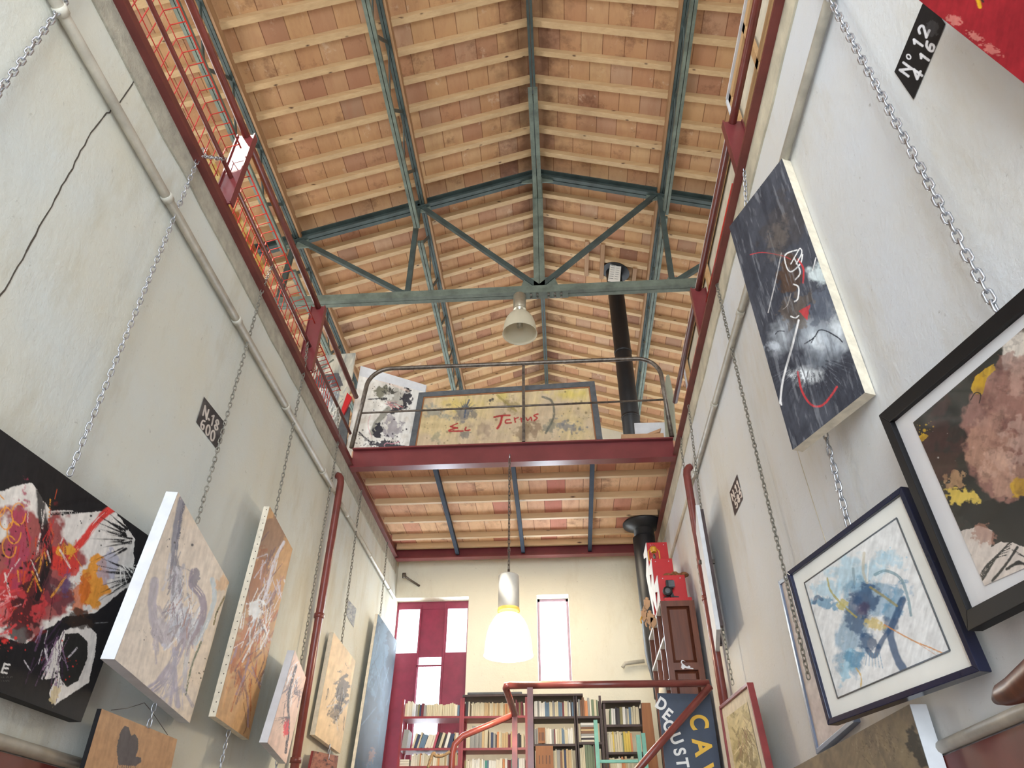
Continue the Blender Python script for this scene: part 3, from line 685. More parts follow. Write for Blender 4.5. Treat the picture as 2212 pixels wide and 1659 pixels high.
def frame4(q, w, th, mat, parent, depth_front=0.008, name='frame'):
    """four mitred bars around quad q, width w metres"""
    TL, TR, BR, BL = q; n = back_normal(q, 0)
    W_ = np.linalg.norm(TR-TL); H_ = np.linalg.norm(BL-TL); inn = lerpq(q, w/W_, w/H_, w/W_, w/H_)
    m = MB()
    for i in range(4):
        j = (i+1) % 4
        m.prism([tuple(p-n*depth_front) for p in (q[i], q[j], inn[j], inn[i])], tuple(n*(th+depth_front)))
    m.build(name, mat, parent, bevel=0.002); return inn
def canvas(name, q, n, m, base, th, label, edge, fr, group=None, cat='painting', edgename='stretched_edge'):
    o = empty(name, tuple(sum(q)/4), label, cat, group)
    a = Art(q, n, m, base, fr); slab(q, th, 0.0015, edge, edgename, o); return o, a
Z7 = (0, 1100, 2.967); Z9 = (1472, 1100, 2.967); Z6 = (1472, 550, 2.962); Z5 = (740, 550, 2.962)

# --- L1 black canvas with colour explosion (zoom 7 coordinates)
q = solve_quad([(-90, 862), (325, 1160), (175, 1560), (-150, 1440)], 0, XL+0.09, None)
o, A = canvas('abstract_painting', q, 330, 300, (34, 33, 35), 0.05, 'large black canvas with red, orange and white paint explosion on the left wall', M['blackframe'], Z7)
WH = (226, 222, 216); BK = (30, 28, 30)
A.poly([(-80, -60), (60, -140), (200, -175), (250, -100), (330, 10), (740, 20), (860, 180), (850, 470), (620, 660), (420, 690), (160, 860), (-60, 800)], WH, edge=14)
A.poly([(450, 760), (560, 740), (620, 800), (610, 920), (570, 1110), (350, 1255), (315, 1180), (360, 1080), (290, 1090), (330, 900), (410, 780)], WH, edge=6)
A.blot(180, 380, 300, 420, (150, 44, 44), 0.2, 0.9, edge=0.55, seed=1); A.blot(60, 560, 260, 210, (196, 60, 64), 0, 0.85, edge=.7, seed=2)
A.blot(120, 200, 70, 300, (176, 70, 96), 0.1, 0.8, edge=.6, seed=3)
A.stroke([(740, -20), (640, 60), (540, 190), (440, 300), (360, 350)], 34, (214, 68, 62), dry=.15, seed=2)
A.blot(400, 330, 120, 90, (206, 62, 54), .4, .9, seed=4); A.blot(600, 480, 95, 170, (226, 150, 40), .15, .95, edge=.45, seed=5); A.blot(520, 560, 60, 130, (206, 104, 44), .2, .8, edge=.6, seed=6)
A.blot(420, 260, 60, 60, (232, 178, 60), 0, .8, edge=.8, seed=7)
A.blot(250, 440, 90, 200, (64, 40, 40), .35, .85, edge=.8, seed=8); A.blot(350, 520, 110, 120, (84, 48, 58), 0, .7, edge=.8, seed=9)
A.blot(140, 720, 90, 170, (52, 36, 38), .3, .85, edge=.8, seed=10); A.blot(500, 700, 100, 60, (54, 44, 38), .2, .85, edge=.7, seed=11)
A.blot(700, 360, 70, 110, (170, 172, 196), .3, .7, edge=.6, seed=12); A.blot(420, 470, 30, 90, (86, 80, 130), .1, .5, edge=.7, seed=13)
A.stroke([(260, -150), (270, 60), (310, 330), (240, 560)], 42, BK, dry=.2, seed=3, a=.92)
A.stroke([(330, 0), (520, -60), (720, -40)], 22, BK, dry=.3, seed=4); A.stroke([(330, 30), (560, 10), (780, -60)], 14, BK, dry=.4, seed=5)
A.burst(900, 200, 90, 330, 2.6, 3.9, 10, 15, BK, 3); A.burst(900, 420, 60, 330, 2.5, 3.6, 9, 13, BK, 4, dry=.35); A.burst(770, 330, 60, 220, .2, 1.6, 6, 12, (238, 236, 232), 5, dry=.4)
A.poly([(420, 800), (500, 790), (560, 850), (560, 960), (500, 1100), (430, 1140), (385, 1080), (380, 950)], (44, 44, 42), edge=6)
A.scrib(350, 880, 110, 200, 44, 7, [(96, 70, 98), (150, 120, 150), (70, 50, 74), (220, 214, 220)], 4, ang=1.9, L=150)
A.scrib(250, 250, 220, 300, 70, 8, [(206, 60, 60), (232, 160, 60), (60, 34, 40), (230, 220, 214), (150, 46, 60), (214, 90, 50)], 6, ang=1.7, L=120)
A.scrib(60, 620, 120, 140, 34, 12, [(222, 80, 84), (240, 170, 170), (70, 34, 38), (200, 48, 50)], 8, ang=2.6, L=110)
for i, (cx, cy) in enumerate(((-10, -20), (40, 60), (90, 150), (60, 240), (120, 30))):
    A.stroke([(cx+44*math.cos(t), cy+70*math.sin(t)) for t in np.linspace(0, 5.6, 8)], 6, (236, 160, 60), .9, seed=i)
A.splat(560, 60, 330, 60, 5, BK, 1); A.splat(90, 260, 220, 90, 6, (40, 30, 34), 2); A.splat(60, 800, 160, 70, 7, (214, 60, 56), 3); A.splat(360, 1050, 90, 50, 5, BK, 4)
A.splat(420, 1000, 160, 24, 4, (206, 60, 50), 6); A.blot(350, 1190, 30, 60, (214, 196, 150), .3, .8, seed=2)
A.stroke([(610, 730), (690, 725)], 3, (170, 170, 172), .6, dry=.4)
for k, pl in enumerate(([(30, 990), (10, 1045)], [(30, 990), (62, 998)], [(22, 1015), (52, 1022)], [(10, 1045), (44, 1050)], [(-28, 985), (-44, 1040)], [(-44, 1040), (-10, 1048)])):
    A.stroke(pl, 7, (232, 230, 226), .95, rough=.1)
A.stroke([(0, 1078), (80, 1074)], 3, (120, 116, 112), .5, dry=.5); A.stroke([(10, 1100), (60, 1100)], 3, (120, 116, 112), .4, dry=.5)
A.mesh('painted_face', o)

# --- L2 white canvas with bird-like grey form
q = solve_quad([(385, 1063), (495, 1258), (410, 1562), (248, 1424)], 0, XL+0.07, 'R')
o, A = canvas('abstract_painting', q, 210, 260, (230, 221, 210), 0.055, 'cream canvas with grey and white winged shape and bright white edge on the left wall', M['white'], Z7)
A.wash((232, 218, 200), 400, .4, .6, .7, 3)
def BR_(*a, **k): A.stroke(*a, **k)
BR_([(1165, -60), (1130, 120), (1115, 300), (1110, 470)], 32, (150, 152, 168), dry=.18, seed=1); BR_([(1185, -70), (1160, 60), (1130, 250)], 16, (120, 122, 140), dry=.35, seed=2)
BR_([(990, 460), (975, 620), (1000, 760), (1060, 860)], 40, (188, 184, 196), dry=.12, seed=3); BR_([(1060, 860), (1120, 700), (1130, 400)], 48, (204, 206, 222), dry=.12, seed=4)
A.blot(1040, 790, 80, 90, (168, 162, 178), 0, .8, seed=2); A.blot(1130, 660, 60, 110, (236, 240, 250), .2, .95, edge=.5, seed=3); A.blot(1200, 760, 110, 70, (196, 208, 226), -.5, .85, seed=4)
BR_([(1240, 400), (1230, 480), (1290, 560), (1300, 700), (1230, 850)], 34, (160, 150, 168), dry=.25, seed=5); A.blot(1250, 440, 30, 60, (138, 134, 150), .2, .9, seed=6)
BR_([(1360, 450), (1375, 560), (1330, 720), (1250, 860)], 22, (202, 216, 226), dry=.1, seed=6); BR_([(1440, 560), (1390, 660), (1370, 740)], 8, (130, 120, 80), dry=.2, seed=7)
BR_([(1200, 700), (1150, 900), (1050, 1080), (960, 1160)], 44, (176, 170, 188), dry=.2, seed=8); BR_([(1120, 900), (1120, 1080), (1140, 1260)], 26, (168, 168, 194), dry=.2, seed=9, a=.8)
BR_([(1210, 850), (1190, 1000), (1180, 1160)], 26, (196, 200, 208), dry=.3, seed=10, a=.8); BR_([(1290, 850), (1230, 1000), (1190, 1190)], 9, (110, 120, 96), dry=.3, seed=11)
A.scrib(1130, 500, 60, 330, 46, 12, [(160, 160, 176), (196, 198, 212), (220, 222, 232), (130, 130, 146)], 13, ang=1.62, L=150, a=.7); A.scrib(1020, 700, 60, 140, 26, 14, [(196, 192, 204), (176, 170, 186), (214, 212, 220)], 14, ang=1.4, L=110, a=.6); A.scrib(1230, 700, 80, 170, 40, 12, [(190, 200, 220), (160, 150, 170), (226, 232, 242), (150, 138, 150)], 15, ang=2.0, L=110, a=.7); A.scrib(1100, 1050, 90, 150, 30, 14, [(176, 170, 188), (196, 194, 208), (160, 160, 186)], 16, ang=1.9, L=150, a=.6)
A.scrib(1180, 620, 130, 230, 40, 6, [(240, 244, 252), (140, 128, 150), (210, 220, 236), (176, 140, 130)], 3, ang=1.8, L=90)
A.splat(1150, 200, 90, 16, 6, (84, 82, 84), 2); A.splat(930, 820, 70, 26, 3, (90, 88, 86), 3); A.splat(1280, 1050, 120, 40, 4, (84, 78, 60), 4); A.splat(1430, 640, 60, 12, 6, (50, 46, 44), 5)
A.blot(1430, 470, 46, 60, (226, 190, 150), .4, .7, seed=8)
A.mesh('painted_face', o)

# --- L3 tall narrow brown plank-like painting
q = solve_quad([(583, 1094), (632, 1186), (537, 1598), (466, 1548)], 0, XL+0.07, 'R')
o, A = canvas('abstract_painting', q, 120, 330, (186, 150, 112), 0.04, 'tall narrow brown painting with silvery brushwork and nailed edge on the left wall', M['offwhite'], Z7)
A.wash((204, 164, 118), 160, .4, .6, .8, 2, 1.8, 4); A.blot(1740, 170, 90, 180, (140, 112, 96), .3, .8, seed=1); A.blot(1640, 450, 60, 200, (150, 92, 60), .3, .7, seed=2); A.blot(1560, 900, 80, 230, (176, 106, 64), .3, .7, seed=3)
A.scrib(1740, 460, 90, 280, 70, 7, [(206, 206, 222), (230, 232, 240), (120, 96, 100), (170, 130, 120)], 2, ang=1.9, L=120)
A.scrib(1670, 720, 110, 260, 70, 7, [(196, 206, 220), (150, 110, 96), (236, 240, 244), (110, 84, 92), (176, 90, 60)], 3, ang=1.8, L=130)
A.scrib(1580, 1020, 90, 220, 36, 8, [(178, 104, 62), (150, 130, 150), (206, 160, 110), (130, 96, 90)], 4, ang=1.8, L=160)
A.stroke([(1820, 210), (1760, 330), (1700, 560)], 14, (214, 214, 226), dry=.2, seed=3); A.stroke([(1560, 1240), (1580, 1380), (1560, 1440)], 4, (96, 64, 40), .6); A.blot(1640, 640, 50, 60, (230, 238, 246), .3, .9, edge=.8, seed=5)
A.mesh('painted_face', o)
m = MB(); TLc, BLc = np.array(q[0]), np.array(q[3]); nn = back_normal(q, 0)
for i in range(26):
    p = TLc+(BLc-TLc)*(i+.5)/26; m.lathe([(0, -0.003), (0.004, -0.001), (0.004, 0.004)], tuple(p+nn*0.018), 6, 'y')
m.build('tack_heads', M['iron'], [c_ for c_ in o.children if c_.name.startswith('stretched_edge')][0])['kind'] = 'stuff'

# --- L4 small pink canvas
q = solve_quad([(637, 1405), (661, 1464), (618, 1650), (578, 1604)], 0, XL+0.09, 'R')
o, A = canvas('abstract_painting', q, 90, 150, (216, 190, 178), 0.05, 'small pinkish canvas with dark tree-like scribble and red spot on the left wall', M['white'], Z7)
A.scrib(1870, 1090, 60, 160, 60, 5, [(110, 104, 120), (70, 66, 76), (176, 150, 150), (220, 220, 226)], 2, ang=2.0, L=90); A.stroke([(1900, 1000), (1850, 1200), (1850, 1400), (1830, 1560)], 12, (70, 66, 76), dry=.3, seed=1)
A.blot(1835, 1400, 20, 60, (206, 56, 66), .1, .95, seed=2); A.burst(1850, 1330, 10, 130, 1.8, 3.2, 8, 4, (90, 80, 84), 2); A.burst(1880, 1180, 10, 120, -1.2, .6, 7, 5, (120, 110, 120), 3); A.splat(1870, 1060, 80, 30, 4, (190, 190, 206), 4)
A.mesh('painted_face', o)
# --- L5 cream canvas
q = solve_quad([(721, 1366), (768, 1428), (735, 1628), (680, 1587)], 0, XL+0.07, None)
o, A = canvas('abstract_painting', q, 90, 160, (214, 194, 160), 0.04, 'pale tan canvas with sooty splash just beyond the left red pipe', M['offwhite'], Z7)
A.wash((202, 176, 140), 120, .4, .6, .6, 4, 1.6, 3); A.blot(2190, 1180, 45, 130, (90, 92, 100), .1, .8, edge=.9, seed=1); A.blot(2150, 1300, 40, 60, (70, 72, 80), .4, .7, edge=.9, seed=2); A.scrib(2180, 1220, 60, 120, 30, 5, [(60, 60, 66), (180, 180, 184), (130, 120, 110)], 3, ang=1.9, L=80); A.splat(2150, 1330, 70, 30, 4, (80, 74, 66), 4)
A.mesh('painted_face', o)
# --- L6 tall dark board leaning by the back wall
q = solve_quad([(817, 1326), (858, 1386), (812, 1760), (752, 1740)], 0, XL+0.10, None)
o, A = canvas('abstract_painting', q, 110, 280, (40, 50, 62), 0.03, 'tall dark slate-blue board hanging at the far end of the left wall', M['offwhite'], (740, 1100, 2.967))
A.wash((72, 92, 112), 60, .4, .66, .7, 3, 1.65, 5); A.wash((30, 34, 40), 60, .5, .7, .8, 5, 1.6, 6); A.blot(230, 880, 60, 260, (86, 110, 130), .15, .5, edge=.7, seed=1); A.blot(160, 1420, 80, 200, (50, 48, 50), .1, .7, edge=.6, seed=2); A.blot(185, 1580, 20, 60, (130, 90, 66), .3, .7, edge=.9, seed=4)
A.scrib(240, 1000, 70, 300, 40, 4, [(104, 124, 142), (40, 48, 58)], 3, ang=1.7, L=120, a=.5)
A.mesh('painted_face', o)
# --- L7 tan panel with butterfly
q = solve_quad([(220, 1531), (383, 1597), (352, 1745), (170, 1700)], 0, XL+0.10, None)
o, A = canvas('butterfly_panel', q, 150, 130, (190, 150, 112), 0.02, 'plain tan panel with a grey butterfly-like stain hanging low on the left wall', M['blackframe'], Z7)
A.wash((180, 140, 102), 200, .4, .6, .6, 2)
A.poly([(800, 1385), (770, 1430), (748, 1520), (755, 1610), (760, 1640), (870, 1645), (905, 1620), (905, 1590), (868, 1585), (885, 1540), (885, 1470), (865, 1440), (840, 1450), (825, 1400)], (92, 86, 88), edge=3)
for x in range(755, 880, 14): A.stroke([(x, 1640), (x-4, 1690)], 5, (92, 86, 88), .7, dry=.2)
A.mesh('painted_face', o)
MB().tube([tuple(at(240, 1534, 0, XL+0.10)), tuple(at(275, 1530, 0, XL+0.09)), tuple(at(312, 1518, 0, XL+0.09)), tuple(at(330, 1540, 0, XL+0.09)), tuple(at(362, 1587, 0, XL+0.09))], 0.0016, 5).build('hanging_wire', M['iron'], o)
# --- L8
q = solve_quad([(678, 1622), (731, 1633), (722, 1700), (664, 1690)], 0, XL+0.08, None)
o, A = canvas('abstract_painting', q, 70, 60, (118, 74, 60), 0.02, 'small dark reddish brown speckled panel low on the left wall', M['redframe'], Z7)
A.wash((150, 100, 80), 20, .45, .55, .7, 2); A.splat(2090, 1610, 90, 90, 5, (60, 34, 30), 4); A.mesh('painted_face', o)

# --- painted number panels on the walls
def plaque(name, px, ax, val, n, m, base, label, fr, draw):
    q = solve_quad(px, ax, val, None); A = Art(q, n, m, base, fr); draw(A)
    o = A.mesh(name, None); tag(o, label, 'painted sign'); return o
def seg(A, pls, w, col, a=.95, rough=.15, dry=0):
    for p in pls: A.stroke(p, w, col, a, rough=rough, soft=.35, dry=dry)
def glyph(ch, ox, oy, ex, ey, sx, sy):
    G = {'N': [[(0, 1), (0, 0)], [(0, 0), (1, 1)], [(1, 1), (1, 0)]], 'o': [[(.5+.5*math.cos(t), .5+.5*math.sin(t)) for t in np.linspace(0, 6.3, 9)]], '1': [[(.2, .2), (.55, 0)], [(.55, 0), (.55, 1)]],
         '2': [[(0, .25), (.3, 0), (.8, .05), (.9, .35), (.1, 1)], [(.1, 1), (1, 1)]], '4': [[(.7, 1), (.7, 0)], [(.7, 0), (0, .7)], [(0, .7), (1, .7)]], '6': [[(.8, .05), (.3, .2), (.1, .7), (.4, 1), (.85, .85), (.8, .5), (.2, .6)]],
         '8': [[(.5, .5), (.15, .25), (.5, 0), (.85, .25), (.5, .5), (.1, .75), (.5, 1), (.9, .75), (.5, .5)]], '0': [[(.5+.45*math.cos(t), .5+.5*math.sin(t)) for t in np.linspace(0, 6.3, 9)]], '5': [[(.9, 0), (.15, 0)], [(.15, 0), (.1, .45)], [(.1, .45), (.6, .4), (.9, .7), (.5, 1), (.05, .9)]],
         '3': [[(.1, .1), (.6, 0), (.85, .25), (.4, .48), (.9, .75), (.5, 1), (.05, .9)]], '.': [[(.4, .5), (.6, .55)]]}[ch]
    return [[(ox+(u*sx)*ex[0]+(v*sy)*ey[0], oy+(u*sx)*ex[1]+(v*sy)*ey[1]) for u, v in p] for p in G]
def n18(A):
    A.wash((112, 108, 106), 60, .45, .7, .5, 2); col = (206, 198, 190)
    ex, ey = (.66, .75), (-.22, .97)
    for ch, u, v in (('N', 12, 34), ('.', 48, 50), ('1', 78, 34), ('8', 118, 34), ('6', 10, 114), ('0', 60, 114), ('0', 106, 114)):
        ox, oy = 1312+u*ex[0]+v*ey[0], 925+u*ex[1]+v*ey[1]
        seg(A, glyph(ch, ox, oy, ex, ey, 34, 62), 7, col)
plaque('number_panel', [(441, 857), (487, 915), (470, 973), (424, 912)], 0, XL+0.003, 130, 120, (66, 62, 62), 'weathered dark panel painted N.18 600 on the left wall', (0, 550, 2.962), n18)
def n12(A):
    col = (226, 226, 230); k = 2.962; ex = ((1533-1420)/260., (60-(400))/260.); L_ = math.hypot(*ex); ex = (.42, -.91); ey = (.80, .60)
    for ch, u, v in (('N', 20, 28), ('o', 100, 28), ('1', 185, 28), ('2', 260, 28), ('4', 38, 112), ('1', 140, 112), ('6', 210, 112)):
        ox, oy = 1368+u*ex[0]*1.12+v*ey[0]*.95, 452+u*ex[1]*1.12+v*ey[1]*.95
        sx = 26 if ch == 'o' else 52; sy = 30 if ch == 'o' else 66
        seg(A, glyph(ch, ox, oy, ex, ey, sx, sy), 11 if ch != 'o' else 6, col)
    A.blot(1605, 190, 45, 60, (90, 88, 90), .3, .35, seed=2)
plaque('number_panel', [(1932, 155), (2001, -12), (2042, 52), (1973, 215)], 0, XR-0.003, 190, 130, (28, 27, 28), 'black stencilled panel reading No 12 416 high on the right wall', (1472, 0, 2.962), n12)
def n11(A):
    col = (222, 212, 204); ex = (.39, -.92); ey = (.28, .96)
    for ch, u, v in (('N', 18, 40), ('.', 100, 70), ('1', 150, 50), ('1', 230, 50), ('5', 40, 205), ('8', 135, 205), ('5', 235, 205)):
        ox, oy = 757+u*ex[0]+v*ey[0]+10, 665+u*ex[1]+v*ey[1]
        seg(A, glyph(ch, ox, oy, ex, ey, 70, 120), 14, col)
plaque('number_panel', [(1576, 1064), (1592, 1024.5), (1604.5, 1077), (1587, 1115)], 0, XR-0.003, 110, 110, (72, 58, 56), 'small brown stencilled panel reading N.11 585 on the right wall', (1480, 980, 7.9), n11)
def nblank(A): A.wash((110, 116, 124), 6, .4, .6, .7, 2); A.wash((190, 188, 180), 3, .5, .6, .5, 3)
plaque('number_panel', [(751, 1293), (770, 1315), (764, 1356), (748, 1329)], 0, XL+0.003, 40, 50, (146, 150, 154), 'small faded grey painted panel near the far end of the left wall', (0, 0, 1), nblank)

# --- R1 red canvas at the top right corner
q = solve_quad([(1978, -5), (2330, -420), (2560, 20), (2222, 188)], 0, XR-0.10, None)
o, A = canvas('abstract_painting', q, 200, 180, (158, 34, 44), 0.05, 'big red canvas cutting across the top right corner', M['redframe'], (1472, 0, 2.962))
A.wash((140, 28, 38), 300, .4, .6, .7, 2); A.blot(1745, 130, 50, 26, (206, 130, 120), .2, .7, edge=.9, seed=1); A.blot(1880, 235, 60, 22, (206, 130, 120), .5, .7, edge=.9, seed=2); A.blot(1990, 320, 70, 24, (206, 130, 120), .5, .6, edge=.9, seed=3)
A.stroke([(1870, -60), (1900, 10), (1910, 45)], 18, (226, 174, 40), seed=2); A.stroke([(1900, -40), (1930, 12)], 9, (50, 40, 40), seed=3); A.mesh('painted_face', o)

# --- R2 tall dark painting (zoom 6 coordinates)
q = solve_quad([(1575, 490), (1689, 342), (1868, 848), (1712, 972)], 0, XR-0.05, 'R')
o, A = canvas('abstract_painting', q, 220, 420, (60, 62, 70), 0.05, 'tall charcoal painting with white glow, scratches and red curl high on the right wall', M['offwhite'], Z6)
D = (52, 54, 62)
A.wash((78, 80, 88), 120, .4, .6, .6, 2, 1.2, 3); A.blot(640, -180, 130, 200, (70, 66, 66), .3, .6, seed=1); A.blot(690, 120, 80, 130, (84, 62, 46), .2, .8, edge=.6, seed=2); A.blot(880, 120, 90, 80, (204, 214, 214), .8, .9, edge=.5, soft=.4, seed=3)
A.blot(640, 520, 90, 150, (196, 202, 208), .2, .75, edge=.35, soft=.9, seed=4); A.blot(880, 540, 220, 130, (190, 198, 206), .5, .85, edge=.3, soft=.9, seed=5); A.blot(1000, 470, 70, 170, (214, 220, 224), -.3, .8, edge=.3, soft=.8, seed=6); A.blot(860, 560, 70, 60, (220, 226, 230), .3, .7, edge=.5, soft=.8, seed=16)
A.blot(800, 770, 130, 70, (232, 236, 238), -.1, .95, edge=.35, soft=.6, seed=7); A.blot(860, 690, 160, 60, (120, 126, 134), .1, .6, soft=.6, seed=8); A.blot(590, 590, 60, 40, (200, 206, 214), 0, .7, soft=.6, seed=10)
A.blot(900, 300, 90, 150, (92, 98, 110), .2, .75, edge=.6, seed=9); A.blot(730, 380, 90, 120, (110, 96, 82), .3, .55, edge=.8, seed=11)
A.burst(830, 640, 170, 420, .1, 2.9, 34, 12, (54, 56, 64), 5, dry=.3, a=.75); A.burst(830, 640, 160, 330, .2, 2.7, 22, 7, (128, 130, 138), 7, dry=.5, a=.5)
W2_ = (226, 224, 222)
A.stroke([(640, -10), (600, 180), (555, 370)], 5, (180, 178, 176)); A.stroke([(750, 420), (710, 580), (650, 800), (632, 950)], 8, W2_, rough=.1); A.stroke([(632, 935), (640, 960)], 9, W2_)
A.stroke([(740, -30), (665, 0), (670, 70), (700, 110), (760, 60), (775, 0)], 6, W2_); A.stroke([(720, 20), (760, 110), (730, 160)], 6, W2_); A.stroke([(720, 190), (750, 210), (745, 280), (725, 300)], 7, W2_); A.stroke([(860, 20), (840, 100)], 5, W2_)
A.stroke([(700, 250), (680, 320), (650, 350)], 3, (180, 170, 160)); A.stroke([(700, 395), (730, 405), (750, 390)], 6, W2_)
R_ = (186, 62, 66)
A.stroke([(745, 30), (780, 90), (778, 180)], 8, R_); A.stroke([(745, 750), (770, 870), (830, 960), (900, 965), (960, 900), (995, 845)], 8, R_, rough=.1)
A.poly([(750, 360), (825, 318), (805, 420)], R_, .85, edge=5)
A.stroke([(600, 510), (620, 490), (660, 490)], 4, D); A.stroke([(790, 570), (850, 530), (880, 485), (930, 490), (1000, 530), (1030, 560)], 6, D); A.stroke([(850, 530), (830, 565)], 4, D); A.stroke([(740, 640), (790, 780), (820, 900)], 5, D, .8); A.stroke([(740, 520), (760, 700), (735, 860)], 4, D, .6)
A.wash((36, 38, 46), 26, .52, .66, .35, 8, 1.3, 7); A.wash((150, 152, 158), 18, .62, .72, .3, 12, 1.3, 8)
# upper part seen in the crop above (y<0 in this frame)
A.stroke([(440, 0), (520, -14), (640, 6), (700, 30)], 4, R_, .8); A.stroke([(700, 60), (745, -20), (760, -40), (770, -10), (735, 60)], 5, W2_); A.blot(620, -120, 60, 160, (110, 100, 92), .2, .5, edge=.9, soft=.5, seed=14)
A.mesh('painted_face', o)

# --- R3 big black framed picture
q = solve_quad([(1905, 897), (2420, 450), (2560, 1130), (2100, 1364)], 0, XR-0.09, None)
o = empty('framed_picture', tuple(sum(q)/4), 'large black framed picture of brown, black and yellow blots under a white mat', 'framed picture')
inn = frame4(q, 0.052, 0.03, M['blackframe'], o, 0.012)
slab(inn, 0.006, 0.006, M['matw'], 'white_mat', o)
qa = solve_quad([(1970, 913), (2400, 545), (2500, 1100), (2124, 1265)], 0, q[0][0], None)
nn = back_normal(qa, 0); qa = [p-nn*(-0.003) for p in qa]
A = Art(qa, 330, 330, (52, 54, 50), Z6)
A.blot(2150, 1150, 330, 420, (150, 110, 100), .3, 1, edge=.38, seed=2, soft=.08); A.wash((150, 110, 100), 1, 2, 3)
A.blot(2170, 640, 180, 160, (222, 214, 204), .2, 1, edge=.5, seed=3); A.blot(2150, 900, 250, 200, (176, 134, 120), .3, .9, edge=.5, seed=4); A.blot(2200, 760, 160, 150, (150, 110, 100), .2, .7, edge=.9, seed=5)
A.blot(1950, 1250, 140, 180, (182, 142, 122), .3, .9, edge=.5, seed=6); A.blot(2100, 1450, 160, 120, (190, 150, 130), .3, .8, edge=.7, seed=7)
A.poly([(2000, 700), (2010, 740), (1960, 780), (1940, 840), (1925, 900), (1870, 890), (1850, 860), (1880, 780), (1940, 730)], (206, 166, 50), edge=7); A.poly([(1510, 1170), (1550, 1140), (1580, 1160), (1540, 1200)], (214, 176, 50), edge=5)
A.blot(1800, 1560, 110, 70, (228, 200, 96), .3, .95, edge=.6, seed=8); A.blot(2170, 1490, 70, 60, (216, 172, 44), .5, .95, edge=.5, seed=9); A.blot(1750, 1440, 60, 60, (200, 160, 120), .2, .7, edge=.8, seed=10)
A.splat(1560, 1110, 60, 14, 8, (206, 170, 60), 3); A.splat(1650, 1300, 200, 12, 4, (210, 208, 200), 4)
A.wash((96, 60, 56), 130, .56, .64, .35, 4); A.blot(2130, 1000, 200, 300, (120, 78, 72), .2, .45, edge=1.1, soft=.5, seed=21); A.blot(2150, 800, 120, 120, (196, 160, 146), .2, .6, edge=1.2, soft=.4, seed=22); A.blot(2000, 1120, 130, 110, (190, 148, 130), .6, .6, edge=1.1, soft=.4, seed=23); A.blot(2180, 1200, 110, 150, (200, 168, 154), .2, .55, edge=1.2, soft=.3, seed=24); A.blot(2020, 1330, 120, 80, (206, 168, 150), .4, .7, edge=1.0, soft=.3, seed=25); A.wash((70, 54, 50), 40, .62, .7, .3, 9)
A.blot(2180, 1740, 380, 170, (40, 40, 38), .2, 1, edge=.3, seed=11, soft=.05); A.blot(1830, 1640, 60, 50, (40, 40, 38), 0, 1, edge=.6, seed=12)
b9 = lambda x, y: (x, (y)+ (550)*2.967*1.0)   # rows from the crop below
A.poly([b9(1790, 140), b9(1900, 100), b9(1990, 130), b9(1980, 240), b9(2040, 205), b9(2120, 215), b9(2190, 240), b9(2300, 260), b9(2200, 500), b9(1930, 500)], (222, 212, 204), edge=8)
A.blot(*b9(1930, 160), 70, 60, (176, 130, 112), .6, .7, edge=.6, seed=13)
for k in range(7): A.stroke([b9(1900+6*k, 480-6*k), b9(1920+14*k, 400-12*k), b9(1990+16*k, 320-16*k), b9(2080+10*k, 290-22*k)], 5.5, (40, 40, 40), dry=.25, seed=k)
A.stroke([b9(1990, 455), b9(2070, 360), b9(2150, 240)], 13, (38, 38, 38)); A.stroke([b9(2080, 380), b9(2150, 340), b9(2200, 350)], 20, (38, 38, 38), rough=.8); A.stroke([b9(2120, 260), b9(2190, 300)], 16, (38, 38, 38), dry=.3, rough=.8)
A.stroke([(1850, 930), (1880, 885), (1915, 895), (1905, 950)], 5, BK)
A.mesh('artwork', o)
slab(lerpq(inn, .0, .0, .0, .0), 0.002, -0.002, M['glass'], 'glass_pane', o)

# --- R4 blue watercolour
q = solve_quad([(1702, 1237), (1950, 1051), (2121, 1450), (1792, 1567)], 0, XR-0.06, 'R')
o = empty('framed_picture', tuple(sum(q)/4), 'dark navy framed blue watercolour with wide cream mat on the right wall', 'framed picture')
inn = frame4(q, 0.02, 0.035, M['blueframe'], o, 0.008)
slab(inn, 0.004, 0.006, M['mat'], 'mat_board', o)
nn = back_normal(q, 0); k0 = nn@(q[0]+nn*0.003)
qa = [ray(x, y)*(k0/(nn@ray(x, y))) for x, y in [(1738, 1259), (1937, 1119), (2052, 1405), (1810, 1508)]]
A = Art(qa, 280, 260, (222, 222, 220), Z9)
B1, B2, B3 = (34, 76, 114), (86, 142, 174), (152, 194, 212)
for (x, y, rx, ry, c, an, a, sd_) in ((1120, 420, 170, 120, B3, .3, .6, 1), (1330, 330, 110, 60, B3, .2, .5, 2), (960, 520, 120, 60, B3, .1, .6, 3), (1260, 560, 190, 130, B2, .2, .6, 4), (1100, 800, 110, 240, B2, .1, .6, 5), (1060, 1000, 40, 130, B3, .2, .8, 6), (1180, 580, 90, 130, B1, .2, .85, 7), (1120, 680, 70, 150, B1, -.2, .75, 8), (1100, 960, 70, 60, B2, 0, .8, 9), (1200, 860, 90, 50, B1, .4, .75, 10), (1360, 620, 60, 170, B2, .3, .7, 11), (920, 600, 110, 34, B2, .2, .8, 12), (1290, 290, 60, 30, B3, .4, .4, 13), (1340, 740, 60, 60, B1, .4, .6, 14)):
    A.blot(x, y, rx, ry, c, an, a, edge=.7, soft=.35, seed=sd_)
A.stroke([(1240, 420), (1310, 395), (1400, 440), (1450, 560), (1470, 680)], 14, (120, 150, 160), .8, dry=.1); A.stroke([(1420, 580), (1370, 700), (1340, 800), (1380, 950), (1420, 1020)], 34, B1, .85, rough=.3); A.stroke([(1330, 780), (1280, 850), (1240, 940), (1190, 900)], 24, B1, .8)
